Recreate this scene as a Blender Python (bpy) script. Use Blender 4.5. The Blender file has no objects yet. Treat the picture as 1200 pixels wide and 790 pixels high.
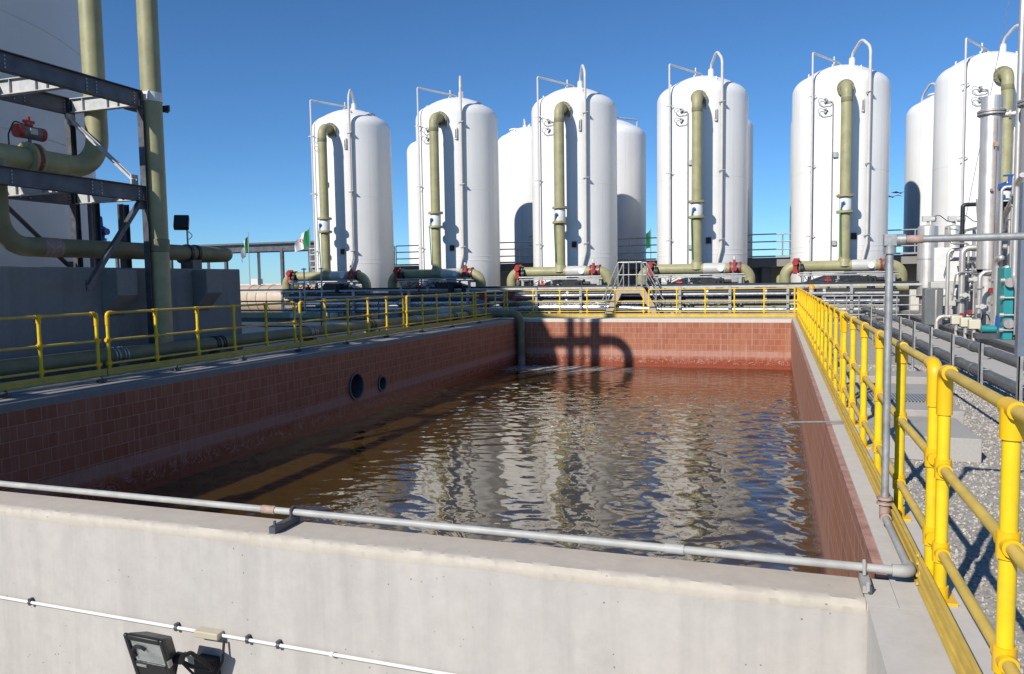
import bpy, bmesh, math, random
import numpy as np
from mathutils import Vector, Matrix
random.seed(7)
sc = bpy.context.scene
col = sc.collection
PI = math.pi
R = math.radians

# ------------------------------------------------------------------ camera
F, YAW, PIT, ROLL, H = 904.36, .3307, .0736, -.0153, 1.511
r_ = Vector((math.cos(YAW), math.sin(YAW), 0)); f_ = Vector((-math.sin(YAW), math.cos(YAW), 0)); z_ = Vector((0, 0, 1))
d_ = f_*math.cos(PIT) - z_*math.sin(PIT); u_ = f_*math.sin(PIT) + z_*math.cos(PIT)
RR = r_*math.cos(ROLL) + u_*math.sin(ROLL); UU = u_*math.cos(ROLL) - r_*math.sin(ROLL)
cam = bpy.data.cameras.new('camera'); cam.sensor_width = 36; cam.lens = F/1200*36; cam.clip_start = .05; cam.clip_end = 4000
co = bpy.data.objects.new('camera', cam); col.objects.link(co)
co.matrix_world = Matrix(((RR.x, UU.x, -d_.x, 0), (RR.y, UU.y, -d_.y, 0), (RR.z, UU.z, -d_.z, H), (0, 0, 0, 1)))
sc.camera = co

# ------------------------------------------------------------------ light
SAZ, SEL = R(20), R(33)          # sun comes from behind the camera, a little to its left
sd = Vector((-math.sin(SAZ)*math.cos(SEL), -math.cos(SAZ)*math.cos(SEL), math.sin(SEL)))
sl = bpy.data.lights.new('sun', 'SUN'); sl.energy = 5.0; sl.angle = R(.53); sl.color = (1, .955, .88)
so = bpy.data.objects.new('sun', sl); col.objects.link(so)
so.rotation_euler = sd.to_track_quat('Z', 'Y').to_euler(); so.location = sd*60
w = bpy.data.worlds.new('World'); sc.world = w; w.use_nodes = True
nt = w.node_tree; bg = nt.nodes['Background']
sky = nt.nodes.new('ShaderNodeTexSky'); sky.sky_type = 'NISHITA'; sky.sun_disc = False
sky.sun_elevation = SEL; sky.sun_rotation = math.atan2(sd.x, sd.y)
sky.altitude = 0; sky.air_density = .75; sky.dust_density = .08; sky.ozone_density = 6
tint = nt.nodes.new('ShaderNodeMix'); tint.data_type = 'RGBA'; tint.blend_type = 'MULTIPLY'; tint.inputs[0].default_value = 1
tint.inputs[7].default_value = (.66, .92, 1.05, 1)                # a clear, dry sky: less red in it
nt.links.new(sky.outputs[0], tint.inputs[6]); nt.links.new(tint.outputs[2], bg.inputs[0]); bg.inputs[1].default_value = .118
sc.view_settings.view_transform = 'Standard'; sc.view_settings.look = 'None'; sc.view_settings.gamma = 1
sc.view_settings.use_curve_mapping = False; sc.view_settings.exposure = 0.0
sc.render.engine = 'CYCLES'
sc.cycles.use_denoising = True
sc.cycles.max_bounces = 7; sc.cycles.diffuse_bounces = 1; sc.cycles.glossy_bounces = 4
sc.cycles.sample_clamp_indirect = 6
sc.cycles.caustics_reflective = False; sc.cycles.caustics_refractive = False

# ------------------------------------------------------------------ materials
class N:
    def __init__(s, name):
        s.m = bpy.data.materials.new(name); s.m.use_nodes = True
        s.t = s.m.node_tree; s.b = s.t.nodes['Principled BSDF']
        s.geo = s.n('ShaderNodeNewGeometry'); s.pos = s.geo.outputs['Position']
    def n(s, ty, **k):
        x = s.t.nodes.new(ty)
        for a, v in k.items(): setattr(x, a, v)
        return x
    def put(s, sock, v):
        if isinstance(v, bpy.types.NodeSocket): s.t.links.new(v, sock)
        elif isinstance(v, (tuple, list)) and len(v) == 3 and sock.type == 'RGBA': sock.default_value = (*v, 1)
        else: sock.default_value = v
    def math(s, op, a, b=0., c=None, clamp=False):
        x = s.n('ShaderNodeMath', operation=op, use_clamp=clamp); s.put(x.inputs[0], a); s.put(x.inputs[1], b)
        if c is not None: s.put(x.inputs[2], c)
        return x.outputs[0]
    def scale(s, v, k):
        x = s.n('ShaderNodeVectorMath', operation='MULTIPLY'); s.put(x.inputs[0], v); x.inputs[1].default_value = k
        return x.outputs[0]
    def obj(s):                                     # object space, shifted per object so copies differ
        tc = s.n('ShaderNodeTexCoord'); oi = s.n('ShaderNodeObjectInfo')
        k = s.math('MULTIPLY', oi.outputs['Random'], 37.)
        x = s.n('ShaderNodeVectorMath', operation='ADD'); s.put(x.inputs[0], tc.outputs['Object']); s.put(x.inputs[1], k)
        return x.outputs[0]
    def noise(s, v, scale, detail=4, rough=.55, dist=0):
        x = s.n('ShaderNodeTexNoise'); s.put(x.inputs['Vector'], v); x.inputs['Scale'].default_value = scale
        x.inputs['Detail'].default_value = detail; x.inputs['Roughness'].default_value = rough; x.inputs['Distortion'].default_value = dist
        return x.outputs['Fac']
    def ramp(s, v, lo, hi, a=0., b=1.):
        x = s.n('ShaderNodeMapRange'); s.put(x.inputs[0], v)
        for i, q in enumerate((lo, hi, a, b)): x.inputs[i+1].default_value = q
        return x.outputs[0]
    def mix(s, f, a, b, mode='MIX'):
        x = s.n('ShaderNodeMix', data_type='RGBA', blend_type=mode)
        s.put(x.inputs[0], f); s.put(x.inputs[6], a); s.put(x.inputs[7], b)
        return x.outputs[2]
    def bump(s, h, strength=.3, dist=.01):
        x = s.n('ShaderNodeBump'); x.inputs['Strength'].default_value = strength; x.inputs['Distance'].default_value = dist
        s.put(x.inputs['Height'], h); s.t.links.new(x.outputs[0], s.b.inputs['Normal'])
    def done(s, colr, rough=.5, metal=0., spec=.5):
        s.put(s.b.inputs['Base Color'], colr); s.put(s.b.inputs['Roughness'], rough); s.put(s.b.inputs['Metallic'], metal)
        s.b.inputs['Specular IOR Level'].default_value = spec
        return s.m
def mul(c, k): return tuple(min(1, x*k) for x in c)
def simple(name, c, rough=.5, metal=0., var=.15, sc_=3., bump=0., bs=60., dirt=0., dirtc=(.12, .1, .08), spec=.5, streak=0.):
    n = N(name); v = n.obj()
    k = n.noise(v, sc_, 5)
    cc = n.mix(n.ramp(k, .3, .7), mul(c, 1-var), mul(c, 1+var))
    if dirt:
        q = n.ramp(n.noise(v, sc_*2.3, 6, .65), .5, .75, 0, dirt); cc = n.mix(q, cc, dirtc)
    if streak:
        q = n.ramp(n.noise(n.scale(v, (7, 7, .35)), 1., 4, .6), .52, .8, 0, streak); cc = n.mix(q, cc, dirtc)
    if bump: n.bump(n.noise(v, bs, 4), bump, .005)
    rr = n.ramp(n.noise(v, sc_*4, 3), .3, .7, max(.03, rough-.08), min(1, rough+.1))
    return n.done(cc, rr, metal, spec)

def concrete(name, c, warm, tint=.5, stain=.3, bs=1., edge=None, pits=1.):
    n = N(name); p = n.pos
    big = n.ramp(n.noise(p, .55, 5, .6), .3, .7)
    cc = n.mix(big, mul(c, .9), mul(warm, 1.03))
    fine = n.ramp(n.noise(p, 9., 6, .7), .25, .75)
    cc = n.mix(.5, cc, n.mix(fine, mul(c, .82), mul(c, 1.14)))
    st = n.ramp(n.noise(n.scale(p, (2.6, 2.6, .22)), 1.6, 5, .62), .48, .78, 0, stain)
    cc = n.mix(st, cc, mul(c, .68))
    st2 = n.ramp(n.noise(n.scale(p, (5., 5., .15)), 1.1, 4, .6), .6, .75, 0, stain*.8)
    cc = n.mix(st2, cc, mul(c, 1.2))
    st3 = n.ramp(n.noise(n.scale(p, (11., 11., .5)), 1., 5, .7), .5, .8, 0, stain*.7)
    cc = n.mix(st3, cc, mul(c, .74))
    cc = n.mix(n.ramp(n.noise(p, 1.7, 7, .75), .56, .7, 0, stain*.6), cc, mul(c, .7))
    vo = n.n('ShaderNodeTexVoronoi'); n.put(vo.inputs['Vector'], p); vo.inputs['Scale'].default_value = 16.
    hole = n.ramp(vo.outputs['Distance'], .05*pits, .09*pits, 1, 0)
    sel = n.ramp(n.noise(p, 2.1, 3), .5, .56)
    pit = n.math('MULTIPLY', hole, sel)
    cc = n.mix(n.math('MULTIPLY', pit, .75), cc, mul(c, .3))
    h = n.math('SUBTRACT', n.math('MULTIPLY', fine, .35), pit)
    h = n.math('ADD', h, n.math('MULTIPLY', n.noise(p, 55., 3), .25))
    n.bump(h, .35*bs, .006)
    return n.done(cc, .88, 0, .3)

def tile_mat(name='acid_tile', lime=1.):
    n = N(name); p = n.pos
    s = n.n('ShaderNodeSeparateXYZ'); n.put(s.inputs[0], p)
    cb = n.n('ShaderNodeCombineXYZ'); n.put(cb.inputs[0], n.math('ADD', s.outputs[0], s.outputs[1])); n.put(cb.inputs[1], n.math('ADD', s.outputs[2], 10.12))
    b = n.n('ShaderNodeTexBrick', offset=.5); n.put(b.inputs['Vector'], cb.outputs[0])
    for k, v in {'Scale': 1., 'Mortar Size': .006, 'Mortar Smooth': .25, 'Bias': 0., 'Brick Width': .245, 'Row Height': .2}.items(): b.inputs[k].default_value = v
    b.inputs['Color1'].default_value = (.30, .085, .040, 1); b.inputs['Color2'].default_value = (.37, .13, .07, 1); b.inputs['Mortar'].default_value = (.50, .29, .21, 1)
    c = b.outputs['Color']
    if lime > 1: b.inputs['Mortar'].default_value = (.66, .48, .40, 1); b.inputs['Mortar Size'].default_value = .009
    c = n.mix(n.ramp(n.noise(p, 1.3, 6, .65), .3, .72, 0, .5), c, (.40, .155, .085))
    if lime > 1: c = n.mix(n.ramp(n.noise(p, .9, 5, .6), .25, .6, .25, .55), c, (.58, .28, .18))  # grazing sun put into the tile colour: lightens the whole right wall
    # lime streaks running down
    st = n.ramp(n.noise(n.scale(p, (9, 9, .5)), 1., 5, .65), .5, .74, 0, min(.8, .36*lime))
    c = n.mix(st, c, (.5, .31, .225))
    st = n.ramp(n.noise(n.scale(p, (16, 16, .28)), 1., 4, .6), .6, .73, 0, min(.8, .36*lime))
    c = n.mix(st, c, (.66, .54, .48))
    # salt band left by an older water level
    wob = n.math('ADD', s.outputs[2], n.math('MULTIPLY', n.math('SUBTRACT', n.noise(n.scale(p, (3, 3, 1)), 2.2, 5, .7), .5), .22))
    up = n.ramp(s.outputs[2], -1.16, -1.145, 1, 0)
    lo = n.ramp(wob, -1.40, -1.32, 0, 1)
    band = n.math('MULTIPLY', n.math('MULTIPLY', up, lo), n.ramp(n.noise(n.scale(p, (3, 3, .8)), 3, 4), .25, .6, .3, .7))
    c = n.mix(band, c, (.50, .285, .235))
    # wet strip above the water with a crust of salt scribbles
    wet = n.ramp(wob, -1.5, -1.4, 1, 0)
    c = n.mix(n.math('MULTIPLY', wet, .8), c, (.26, .05, .022))
    w1 = n.ramp(n.math('ABSOLUTE', n.math('SUBTRACT', n.noise(p, 4.2, 4, .6, 1.), .5)), .0, .028, 1, 0)
    zb = n.math('MULTIPLY', n.ramp(s.outputs[2], -1.66, -1.6, 0, 1), n.ramp(s.outputs[2], -1.46, -1.38, 1, 0))
    c = n.mix(n.math('MULTIPLY', n.math('MULTIPLY', w1, zb), .6), c, (.58, .42, .36))
    h = n.math('ADD', n.math('MULTIPLY', b.outputs['Fac'], -1.), n.math('MULTIPLY', n.noise(p, 30, 4), .5))
    n.bump(h, .45, .006)
    return n.done(c, n.ramp(wet, 0, 1, .62, .25), 0, .4)

def gravel_mat():
    n = N('gravel'); p = n.pos
    v = n.n('ShaderNodeTexVoronoi'); n.put(v.inputs['Vector'], p); v.inputs['Scale'].default_value = 34.
    k = n.n('ShaderNodeSeparateColor'); n.put(k.inputs[0], v.outputs['Color'])
    c = n.mix(k.outputs[0], (.36, .33, .285), (.53, .49, .435))
    c = n.mix(n.ramp(v.outputs['Distance'], .3, .75, 0, .6), c, (.2, .18, .155))
    c = n.mix(n.ramp(n.noise(p, .6, 4), .35, .7, 0, .4), c, (.40, .37, .33))
    n.bump(v.outputs['Distance'], -.9, .02)
    return n.done(c, .95, 0, .2)

def paving_mat(name='paving', k_=1.):
    n = N(name); p = n.pos
    c = n.mix(n.ramp(n.noise(p, .35, 6, .65), .3, .7), mul((.47, .44, .40), k_), mul((.56, .53, .485), k_))
    c = n.mix(n.ramp(n.noise(p, 2.3, 6, .7), .52, .75, 0, .55), c, (.22, .2, .18))
    c = n.mix(n.ramp(n.noise(p, 40, 3), .4, .7, 0, .25), c, (.27, .25, .23))
    n.bump(n.noise(p, 50, 4), .25, .004)
    return n.done(c, .9, 0, .25)

def water_mat():
    n = N('murky_water'); p = n.pos
    sp = n.n('ShaderNodeSeparateXYZ'); n.put(sp.inputs[0], p)
    c = n.mix(n.ramp(n.noise(p, .25, 3), .35, .65), (.052, .028, .004), (.066, .035, .006))
    # foam thrown up where the pipe falls in, drawn out into streaks
    dx = n.math('SUBTRACT', sp.outputs[0], -7.9); dy = n.math('SUBTRACT', sp.outputs[1], 27.5)
    e = n.math('ADD', n.math('MULTIPLY', n.math('MULTIPLY', dx, dx), .055), n.math('MULTIPLY', n.math('MULTIPLY', dy, dy), .34))
    near = n.ramp(e, .0, 1.6, 1, 0)
    web = n.ramp(n.math('ABSOLUTE', n.math('SUBTRACT', n.noise(n.scale(p, (1, 1.5, 1)), 1.7, 5, .65, 1.2), .5)), 0, .075, 1, 0)
    core = n.ramp(e, .02, .25, 1, 0)
    fo = n.math('ADD', n.math('MULTIPLY', near, web), n.math('MULTIPLY', core, n.noise(p, 9, 5)), clamp=True)
    fo = n.math('MULTIPLY', n.math('MULTIPLY', fo, near), n.ramp(n.noise(p, 6, 4), .3, .5))
    c = n.mix(fo, c, (.62, .58, .53))
    n.b.inputs['IOR'].default_value = 2.2
    n.bump(n.noise(n.scale(p, (1, 1.3, 1)), 11., 2, .5), .06, .02)
    n.b.inputs['Specular Tint'].default_value = (1, .93, .79, 1)
    return n.done(c, n.ramp(fo, 0, 1, .015, .7), 0, .5)

def tank_paint():
    n = N('white_tank_paint'); v = n.obj()
    c = n.mix(n.ramp(n.noise(v, .5, 4), .3, .7), (.80, .785, .76), (.86, .85, .83))
    st = n.ramp(n.noise(n.scale(v, (5, 5, .12)), 1.2, 4, .6), .52, .85, 0, .45)
    c = n.mix(st, c, (.6, .55, .48))
    n.bump(n.noise(v, 1.2, 3), .08, .05)
    return n.done(c, .42, 0, .4)

def flag_mat(): return simple('flag_white', (.75, .74, .74), .8, var=.05)
def steel_brushed(name, c, rough=.25):
    n = N(name); v = n.obj()
    k = n.noise(n.scale(v, (30, 30, .6)), 1., 4)
    cc = n.mix(n.ramp(k, .3, .7), mul(c, .8), mul(c, 1.15))
    cc = n.mix(n.ramp(n.noise(v, 1.3, 5, .65), .55, .8, 0, .3), cc, (.36, .27, .2))
    return n.done(cc, n.ramp(n.noise(v, 3, 4), .3, .7, rough+.1, rough+.25), .62)
def grating_mat():
    n = N('grating'); p = n.pos
    s = n.n('ShaderNodeSeparateXYZ'); n.put(s.inputs[0], p)
    a = n.math('LESS_THAN', n.math('FRACT', n.math('MULTIPLY', s.outputs[0], 28.)), .3)
    b = n.math('LESS_THAN', n.math('FRACT', n.math('MULTIPLY', s.outputs[1], 14.)), .22)
    k = n.math('MAXIMUM', a, b)
    return n.done(n.mix(k, (.05, .05, .05), (.4, .41, .41)), .5, 0)

M = dict(
 conc_front=concrete('pale_concrete', (.49, .457, .422), (.50, .455, .405), stain=.6, pits=1.15),
 conc_top=concrete('coping_concrete', (.63, .585, .53), (.60, .555, .495), stain=.2),
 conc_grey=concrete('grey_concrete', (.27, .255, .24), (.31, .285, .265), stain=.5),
 conc_tan=concrete('tan_concrete', (.56, .485, .40), (.52, .455, .385), stain=.25),
 conc_lip=concrete('lip_concrete', (.54, .48, .40), (.50, .45, .39), stain=.35, bs=1.6),
 tile=tile_mat(), tile_lime_sunlit=tile_mat('limed_sunlit_tile', 2.3), gravel=gravel_mat(), paving=paving_mat(), step=paving_mat('step_concrete', .8), water=water_mat(), tank=tank_paint(), grate=grating_mat(),
 yellow=simple('yellow_grp', (.82, .56, .01), .42, var=.09, sc_=5, dirt=.3, dirtc=(.45, .27, .04)),
 yellow_old=simple('weathered_yellow', (.64, .44, .085), .55, var=.14, sc_=6, dirt=.25, dirtc=(.42, .3, .1)),
 orange=simple('fitting_yellow', (.82, .475, .008), .33, var=.08),
 frp=simple('fibreglass', (.335, .315, .165), .5, var=.16, sc_=2.2, dirt=.35, dirtc=(.2, .165, .1), bump=.15, bs=25, streak=.25),
 frp_dark=simple('old_fibreglass', (.215, .195, .105), .6, var=.2, sc_=2, dirt=.4, dirtc=(.13, .1, .06), bump=.2, bs=20, streak=.3),
 galv=simple('galvanised_steel', (.42, .42, .41), .45, .55, var=.22, sc_=9, dirt=.2, dirtc=(.25, .2, .15)),
 zinc_and_lit=simple('zinc_and_lit_steel', (.5, .5, .49), .55, .15, var=.15, sc_=7),  # zinc of the cable tray; on the gantry it stands for sunlit steel
 galv_dark=simple('weathered_steel', (.105, .11, .125), .5, .55, var=.3, sc_=4, dirt=.35, dirtc=(.09, .065, .05)),
 greypipe=simple('grey_painted_pipe', (.40, .395, .37), .5, 0, var=.15, sc_=8, dirt=.3, dirtc=(.32, .24, .19)),
 rusty=simple('rusted_coupling', (.36, .25, .2), .7, var=.3, sc_=20),
 conduit=simple('white_conduit', (.78, .75, .72), .4, var=.05),
 junction=simple('junction_box_beige', (.5, .45, .34), .5, var=.06),
 black=simple('black_plastic', (.018, .019, .021), .42, var=.2),
 blackm=simple('black_casting', (.024, .024, .027), .5, .3, var=.3, sc_=8),
 glass=simple('lamp_glass', (.55, .58, .58), .12, .6, var=.2, sc_=15),
 red=simple('red_enamel', (.36, .028, .02), .4, var=.2, sc_=8, dirt=.2),
 blue=simple('blue_enamel', (.02, .09, .34), .35, var=.12),
 tealm=simple('turquoise_paint', (.02, .27, .28), .4, var=.1, dirt=.12),
 inox=steel_brushed('stainless', (.66, .615, .57)),
 inox_d=steel_brushed('dull_stainless', (.47, .44, .41), .35),
 darkpipe=simple('dark_grey_upvc', (.095, .10, .108), .42, var=.16, sc_=2, dirt=.2, dirtc=(.16, .15, .14)),
 greybox=simple('grey_cabinet', (.14, .15, .155), .45, var=.1),
 panel=simple('pale_grey_panel', (.52, .51, .48), .5, var=.06, dirt=.15),
 whitep=simple('white_paint', (.74, .73, .7), .45, var=.06, dirt=.12),
 pinkpipe=simple('pale_vent_pipe', (.60, .56, .52), .45, var=.08),
 sand=simple('sandy_steel', (.45, .36, .26), .55, var=.12, sc_=4, dirt=.2),
 beige=simple('beige_tank_paint', (.5, .39, .28), .5, var=.1, sc_=3, dirt=.15, streak=.2),
 roof=simple('roof_sheet', (.16, .165, .17), .5, .4, var=.2),
 bldg=concrete('rendered_wall', (.62, .6, .57), (.6, .58, .55), stain=.15),
 bldg_d=concrete('grey_render', (.2, .2, .2), (.22, .21, .2), stain=.2),
 alu=simple('aluminium_cladding', (.72, .72, .7), .28, .8, var=.12, sc_=3),
 flag=flag_mat(), flag_g=simple('flag_green', (.0, .17, .06), .8, var=.08), flag_r=simple('flag_red', (.5, .02, .04), .8, var=.05),
 amber=simple('amber_lens', (.85, .33, .01), .2, var=.05), gauge=simple('gauge_face', (.75, .77, .74), .3, var=.04),
 bird=simple('gull_grey', (.16, .15, .15), .8, var=.1), stone=simple('loose_stone', (.33, .305, .27), .95, var=.35, sc_=14, spec=.2),
 hole=simple('dark_pipe_bore', (.03, .045, .05), .6, var=.2),
 greentube=simple('green_tube', (.02, .2, .08), .5), bluegrey=simple('blue_grey_steel', (.16, .19, .24), .42, .2, var=.12),
 rubber=simple('cable_black', (.02, .02, .02), .6), creambox=simple('cream_box', (.62, .58, .45), .5, var=.06),
 bigtank=simple('pale_grey_shell', (.66, .65, .63), .5, var=.05, sc_=.6, streak=.12, dirtc=(.4, .38, .35)),
 pinktile=simple('tile_edge', (.42, .22, .17), .6, var=.3, sc_=9, dirt=.5, dirtc=(.5, .42, .36)),
)

# ------------------------------------------------------------------ mesh helpers
def arc_path(pts, rad, n=7):
    P = [Vector(p) for p in pts]
    if rad <= 0 or len(P) < 3: return P
    out = [P[0]]
    for i in range(1, len(P)-1):
        a, b, c = P[i-1], P[i], P[i+1]
        u = (a-b); v = (c-b); lu, lv = u.length, v.length
        u /= lu; v /= lv
        ang = u.angle(v)
        if ang > PI-.02: out.append(b); continue
        t = min(rad/math.tan(ang/2), lu*.49, lv*.49); rr = t*math.tan(ang/2)
        bis = (u+v).normalized(); cen = b + bis*(rr/math.sin(ang/2))
        s = b+u*t-cen; e = b+v*t-cen
        for k in range(n+1):
            f = k/n
            om = s.angle(e)
            q = (s*math.sin((1-f)*om)+e*math.sin(f*om))/math.sin(om)
            out.append(cen+q)
    out.append(P[-1]); return out

class MB:
    def __init__(s): s.v = []; s.f = []
    def add(s, V, Fc):
        o = len(s.v); s.v += [tuple(v) for v in V]; s.f += [tuple(i+o for i in f) for f in Fc]; return s
    def box(s, x0, x1, y0, y1, z0, z1):
        x0, x1 = min(x0, x1), max(x0, x1); y0, y1 = min(y0, y1), max(y0, y1); z0, z1 = min(z0, z1), max(z0, z1)
        return s.add([(x0,y0,z0),(x1,y0,z0),(x1,y1,z0),(x0,y1,z0),(x0,y0,z1),(x1,y0,z1),(x1,y1,z1),(x0,y1,z1)],
                     [(0,3,2,1),(4,5,6,7),(0,1,5,4),(1,2,6,5),(2,3,7,6),(3,0,4,7)])
    def cbox(s, c, size, rot=None):
        V = [Vector((a*size[0]/2, b*size[1]/2, d*size[2]/2)) for d in (-1,1) for b in (-1,1) for a in (-1,1)]
        if rot is not None: V = [rot @ v for v in V]
        return s.add([v+Vector(c) for v in V], [(0,2,3,1),(4,5,7,6),(0,1,5,4),(1,3,7,5),(3,2,6,7),(2,0,4,6)])
    def bar(s, a, b, w, h, up=(0,0,1)):
        a = Vector(a); b = Vector(b); d = (b-a); L = d.length; d /= L; up = Vector(up)
        if abs(d.dot(up)) > .99: up = Vector((0,1,0))
        x = d.cross(up).normalized(); z = x.cross(d)
        m = Matrix((x, d, z)).transposed()
        return s.cbox((a+b)/2, (w, L, h), m)
    def ibeam(s, a, b, w, h, t=.014, up=(0,0,1)):
        a = Vector(a); b = Vector(b); d = (b-a).normalized(); up = Vector(up)
        if abs(d.dot(up)) > .99: up = Vector((1,0,0))
        x = d.cross(up).normalized(); z = x.cross(d)
        s.bar(a, b, t, h-2*t, up)
        for q in (-1, 1): s.bar(a+z*q*(h/2-t/2), b+z*q*(h/2-t/2), w, t, up)
        return s
    def tube(s, pts, r, seg=14, fillet=0., caps=True, n=7, radii=None):
        P = arc_path(pts, fillet, n)
        Q = [P[0]]
        for p in P[1:]:
            if (p-Q[-1]).length > 1e-5: Q.append(p)
        P = Q; T = []
        for i in range(len(P)):
            a = P[max(i-1, 0)]; b = P[min(i+1, len(P)-1)]; T.append((b-a).normalized())
        nrm = T[0].orthogonal().normalized(); o = len(s.v)
        for i, p in enumerate(P):
            if i:
                q = T[i-1].rotation_difference(T[i]); nrm = q @ nrm
            nrm = (nrm - T[i]*nrm.dot(T[i])).normalized(); bi = T[i].cross(nrm)
            rr = r
            if 0 < i < len(P)-1:
                ct = (P[i]-P[i-1]).normalized().dot((P[i+1]-P[i]).normalized()); k = math.sqrt(max(.1, (1+ct)/2)); rr = r/k if k > .7 else r
            if radii: rr = radii[i]
            for j in range(seg):
                a = 2*PI*j/seg; s.v.append(tuple(p + nrm*(math.cos(a)*rr) + bi*(math.sin(a)*rr)))
        for i in range(len(P)-1):
            for j in range(seg):
                k = (j+1) % seg
                s.f.append((o+i*seg+j, o+i*seg+k, o+(i+1)*seg+k, o+(i+1)*seg+j))
        if caps:
            s.f.append(tuple(o+j for j in reversed(range(seg)))); e = o+(len(P)-1)*seg
            s.f.append(tuple(e+j for j in range(seg)))
        return s
    def lathe(s, prof, c=(0,0,0), axis=(0,0,1), seg=48, cap0=True, cap1=True):
        ax = Vector(axis).normalized(); x = ax.orthogonal().normalized()
        if abs(ax.z) > .99: x = Vector((1,0,0))
        y = ax.cross(x); c = Vector(c); o = len(s.v)
        for r, z in prof:
            for j in range(seg):
                a = 2*PI*j/seg; s.v.append(tuple(c + ax*z + x*(r*math.cos(a)) + y*(r*math.sin(a))))
        for i in range(len(prof)-1):
            for j in range(seg):
                k = (j+1) % seg; s.f.append((o+i*seg+j, o+i*seg+k, o+(i+1)*seg+k, o+(i+1)*seg+j))
        if cap0: s.f.append(tuple(o+j for j in reversed(range(seg))))
        if cap1: e = o+(len(prof)-1)*seg; s.f.append(tuple(e+j for j in range(seg)))
        return s
    def cyl(s, a, b, r, seg=16):
        return s.tube([a, b], r, seg)
    def flange(s, c, axis, r, t=.04, bolts=8):
        ax = Vector(axis).normalized(); c = Vector(c)
        s.cyl(c-ax*t/2, c+ax*t/2, r, 20)
        x = ax.orthogonal().normalized(); y = ax.cross(x)
        for k in range(bolts):
            a = 2*PI*(k+.5)/bolts; q = c + (x*math.cos(a)+y*math.sin(a))*r*.86
            s.cyl(q-ax*(t/2+.02), q+ax*(t/2+.02), r*.07, 6)
        return s
    def prism(s, pts, vec):
        n = len(pts); v = Vector(vec)
        return s.add([Vector(p) for p in pts]+[Vector(p)+v for p in pts],
                     [tuple(reversed(range(n))), tuple(range(n, 2*n))]+[(i, (i+1) % n, n+(i+1) % n, n+i) for i in range(n)])
    def build(s, name, mat, parent=None, bevel=0., smooth=True):
        off = Vector((0,0,0)); q = parent
        while q is not None: off += q.location; q = q.parent
        me = bpy.data.meshes.new(name)
        me.from_pydata([tuple(Vector(v)-off) for v in s.v], [], s.f)
        bm = bmesh.new(); bm.from_mesh(me); bmesh.ops.recalc_face_normals(bm, faces=bm.faces); bm.to_mesh(me); bm.free()
        me.materials.append(mat if not isinstance(mat, str) else M[mat])
        if smooth:
            me.polygons.foreach_set('use_smooth', [True]*len(me.polygons)); me.set_sharp_from_angle(angle=R(38))
        o = bpy.data.objects.new(name, me); col.objects.link(o)
        if parent is not None: o.parent = parent
        if bevel:
            b = o.modifiers.new('bevel', 'BEVEL'); b.width = bevel; b.segments = 2; b.limit_method = 'ANGLE'; b.angle_limit = R(50)
        return o

def tag(o, label, cat, group=None, kind=None):
    if label: o['label'] = label
    if cat: o['category'] = cat
    if group: o['group'] = group
    if kind: o['kind'] = kind
    return o
def thing(name, label, cat, loc=(0,0,0), group=None):
    o = bpy.data.objects.new(name, None); o.empty_display_size = .2; col.objects.link(o); o.location = loc
    return tag(o, label, cat, group)
def kids(o): return [c for c in bpy.data.objects if c.parent == o]
def copy_tree(o, loc, label, parent=None):
    c = o.copy(); col.objects.link(c)
    if parent is None:
        c.location = loc
        if label: c['label'] = label
    else: c.parent = parent
    for k in kids(o): copy_tree(k, None, None, c)
    return c
def struct(o): o['kind'] = 'structure'; return o

# ------------------------------------------------------------------ setting: ground, water
ZG = -.25
XLB, XRB, YFB, YBB = -9.56, .497, 4.12, 28.6          # inner faces of the basin
XRO, XLO, YBO, YFO = .86, -10.72, 29.95, 3.80          # outer faces
ZW = -1.78
g = MB()
def sheet(x0, x1, y0, y1, z): g.add([(x0,y0,z),(x1,y0,z),(x1,y1,z),(x0,y1,z)], [(0,1,2,3)])
sheet(XRO, 2.75, -60, 29.95, ZG); sheet(2.75, 900, -60, 29.95, ZG); sheet(-900, -10.72, -60, 29.95, ZG)
sheet(-900, 900, 29.95, 1500, ZG); sheet(-10.72, .45, -60, 3.8, -2.3)
gr = struct(g.build('ground', 'gravel', smooth=False))
p = MB(); p.box(3.5, 40, -10, 60, ZG-.3, ZG+.05); p.box(-40, 3.5, 30.2, 60, ZG-.3, ZG+.03); p.box(-40, -12.3, 15.6, 30.2, ZG-.3, ZG+.02)
struct(p.build('pavement', 'paving', smooth=False))
# loose stones of the gravel strip, close enough to be seen one by one
rng = np.random.default_rng(3)
NS = 24000
ico = bmesh.new(); bmesh.ops.create_icosphere(ico, subdivisions=1, radius=1.); iv = np.array([v.co[:] for v in ico.verts]); fi = np.array([[v.index for v in f.verts] for f in ico.faces]); ico.free()
u = rng.random(NS)
sy = 1.5 + 15*u**1.7; sx = .9 + 2.55*rng.random(NS)
rs = .004 + .008*rng.random(NS)**1.8 + .0005*sy
V = []
scl = rs[:, None]*(.7+.6*rng.random((NS, 3))); scl[:, 2] *= .75
jit = 1 + .22*rng.standard_normal((NS, 12, 1))
ang = rng.random(NS)*6.283
P = iv[None]*jit*scl[:, None]
cx, sx_ = np.cos(ang)[:, None], np.sin(ang)[:, None]
X = P[..., 0]*cx-P[..., 1]*sx_ + sx[:, None]; Y = P[..., 0]*sx_+P[..., 1]*cx + sy[:, None]; Z = P[..., 2] + ZG + rs[:, None]*.35
allv = np.stack([X, Y, Z], -1).reshape(-1, 3); allf = (fi[None]+12*np.arange(NS)[:, None, None]).reshape(-1, 3)
me = bpy.data.meshes.new('loose_gravel'); me.from_pydata(allv.tolist(), [], allf.tolist()); me.materials.append(M['stone'])
lg = bpy.data.objects.new('loose_gravel', me); col.objects.link(lg)
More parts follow.
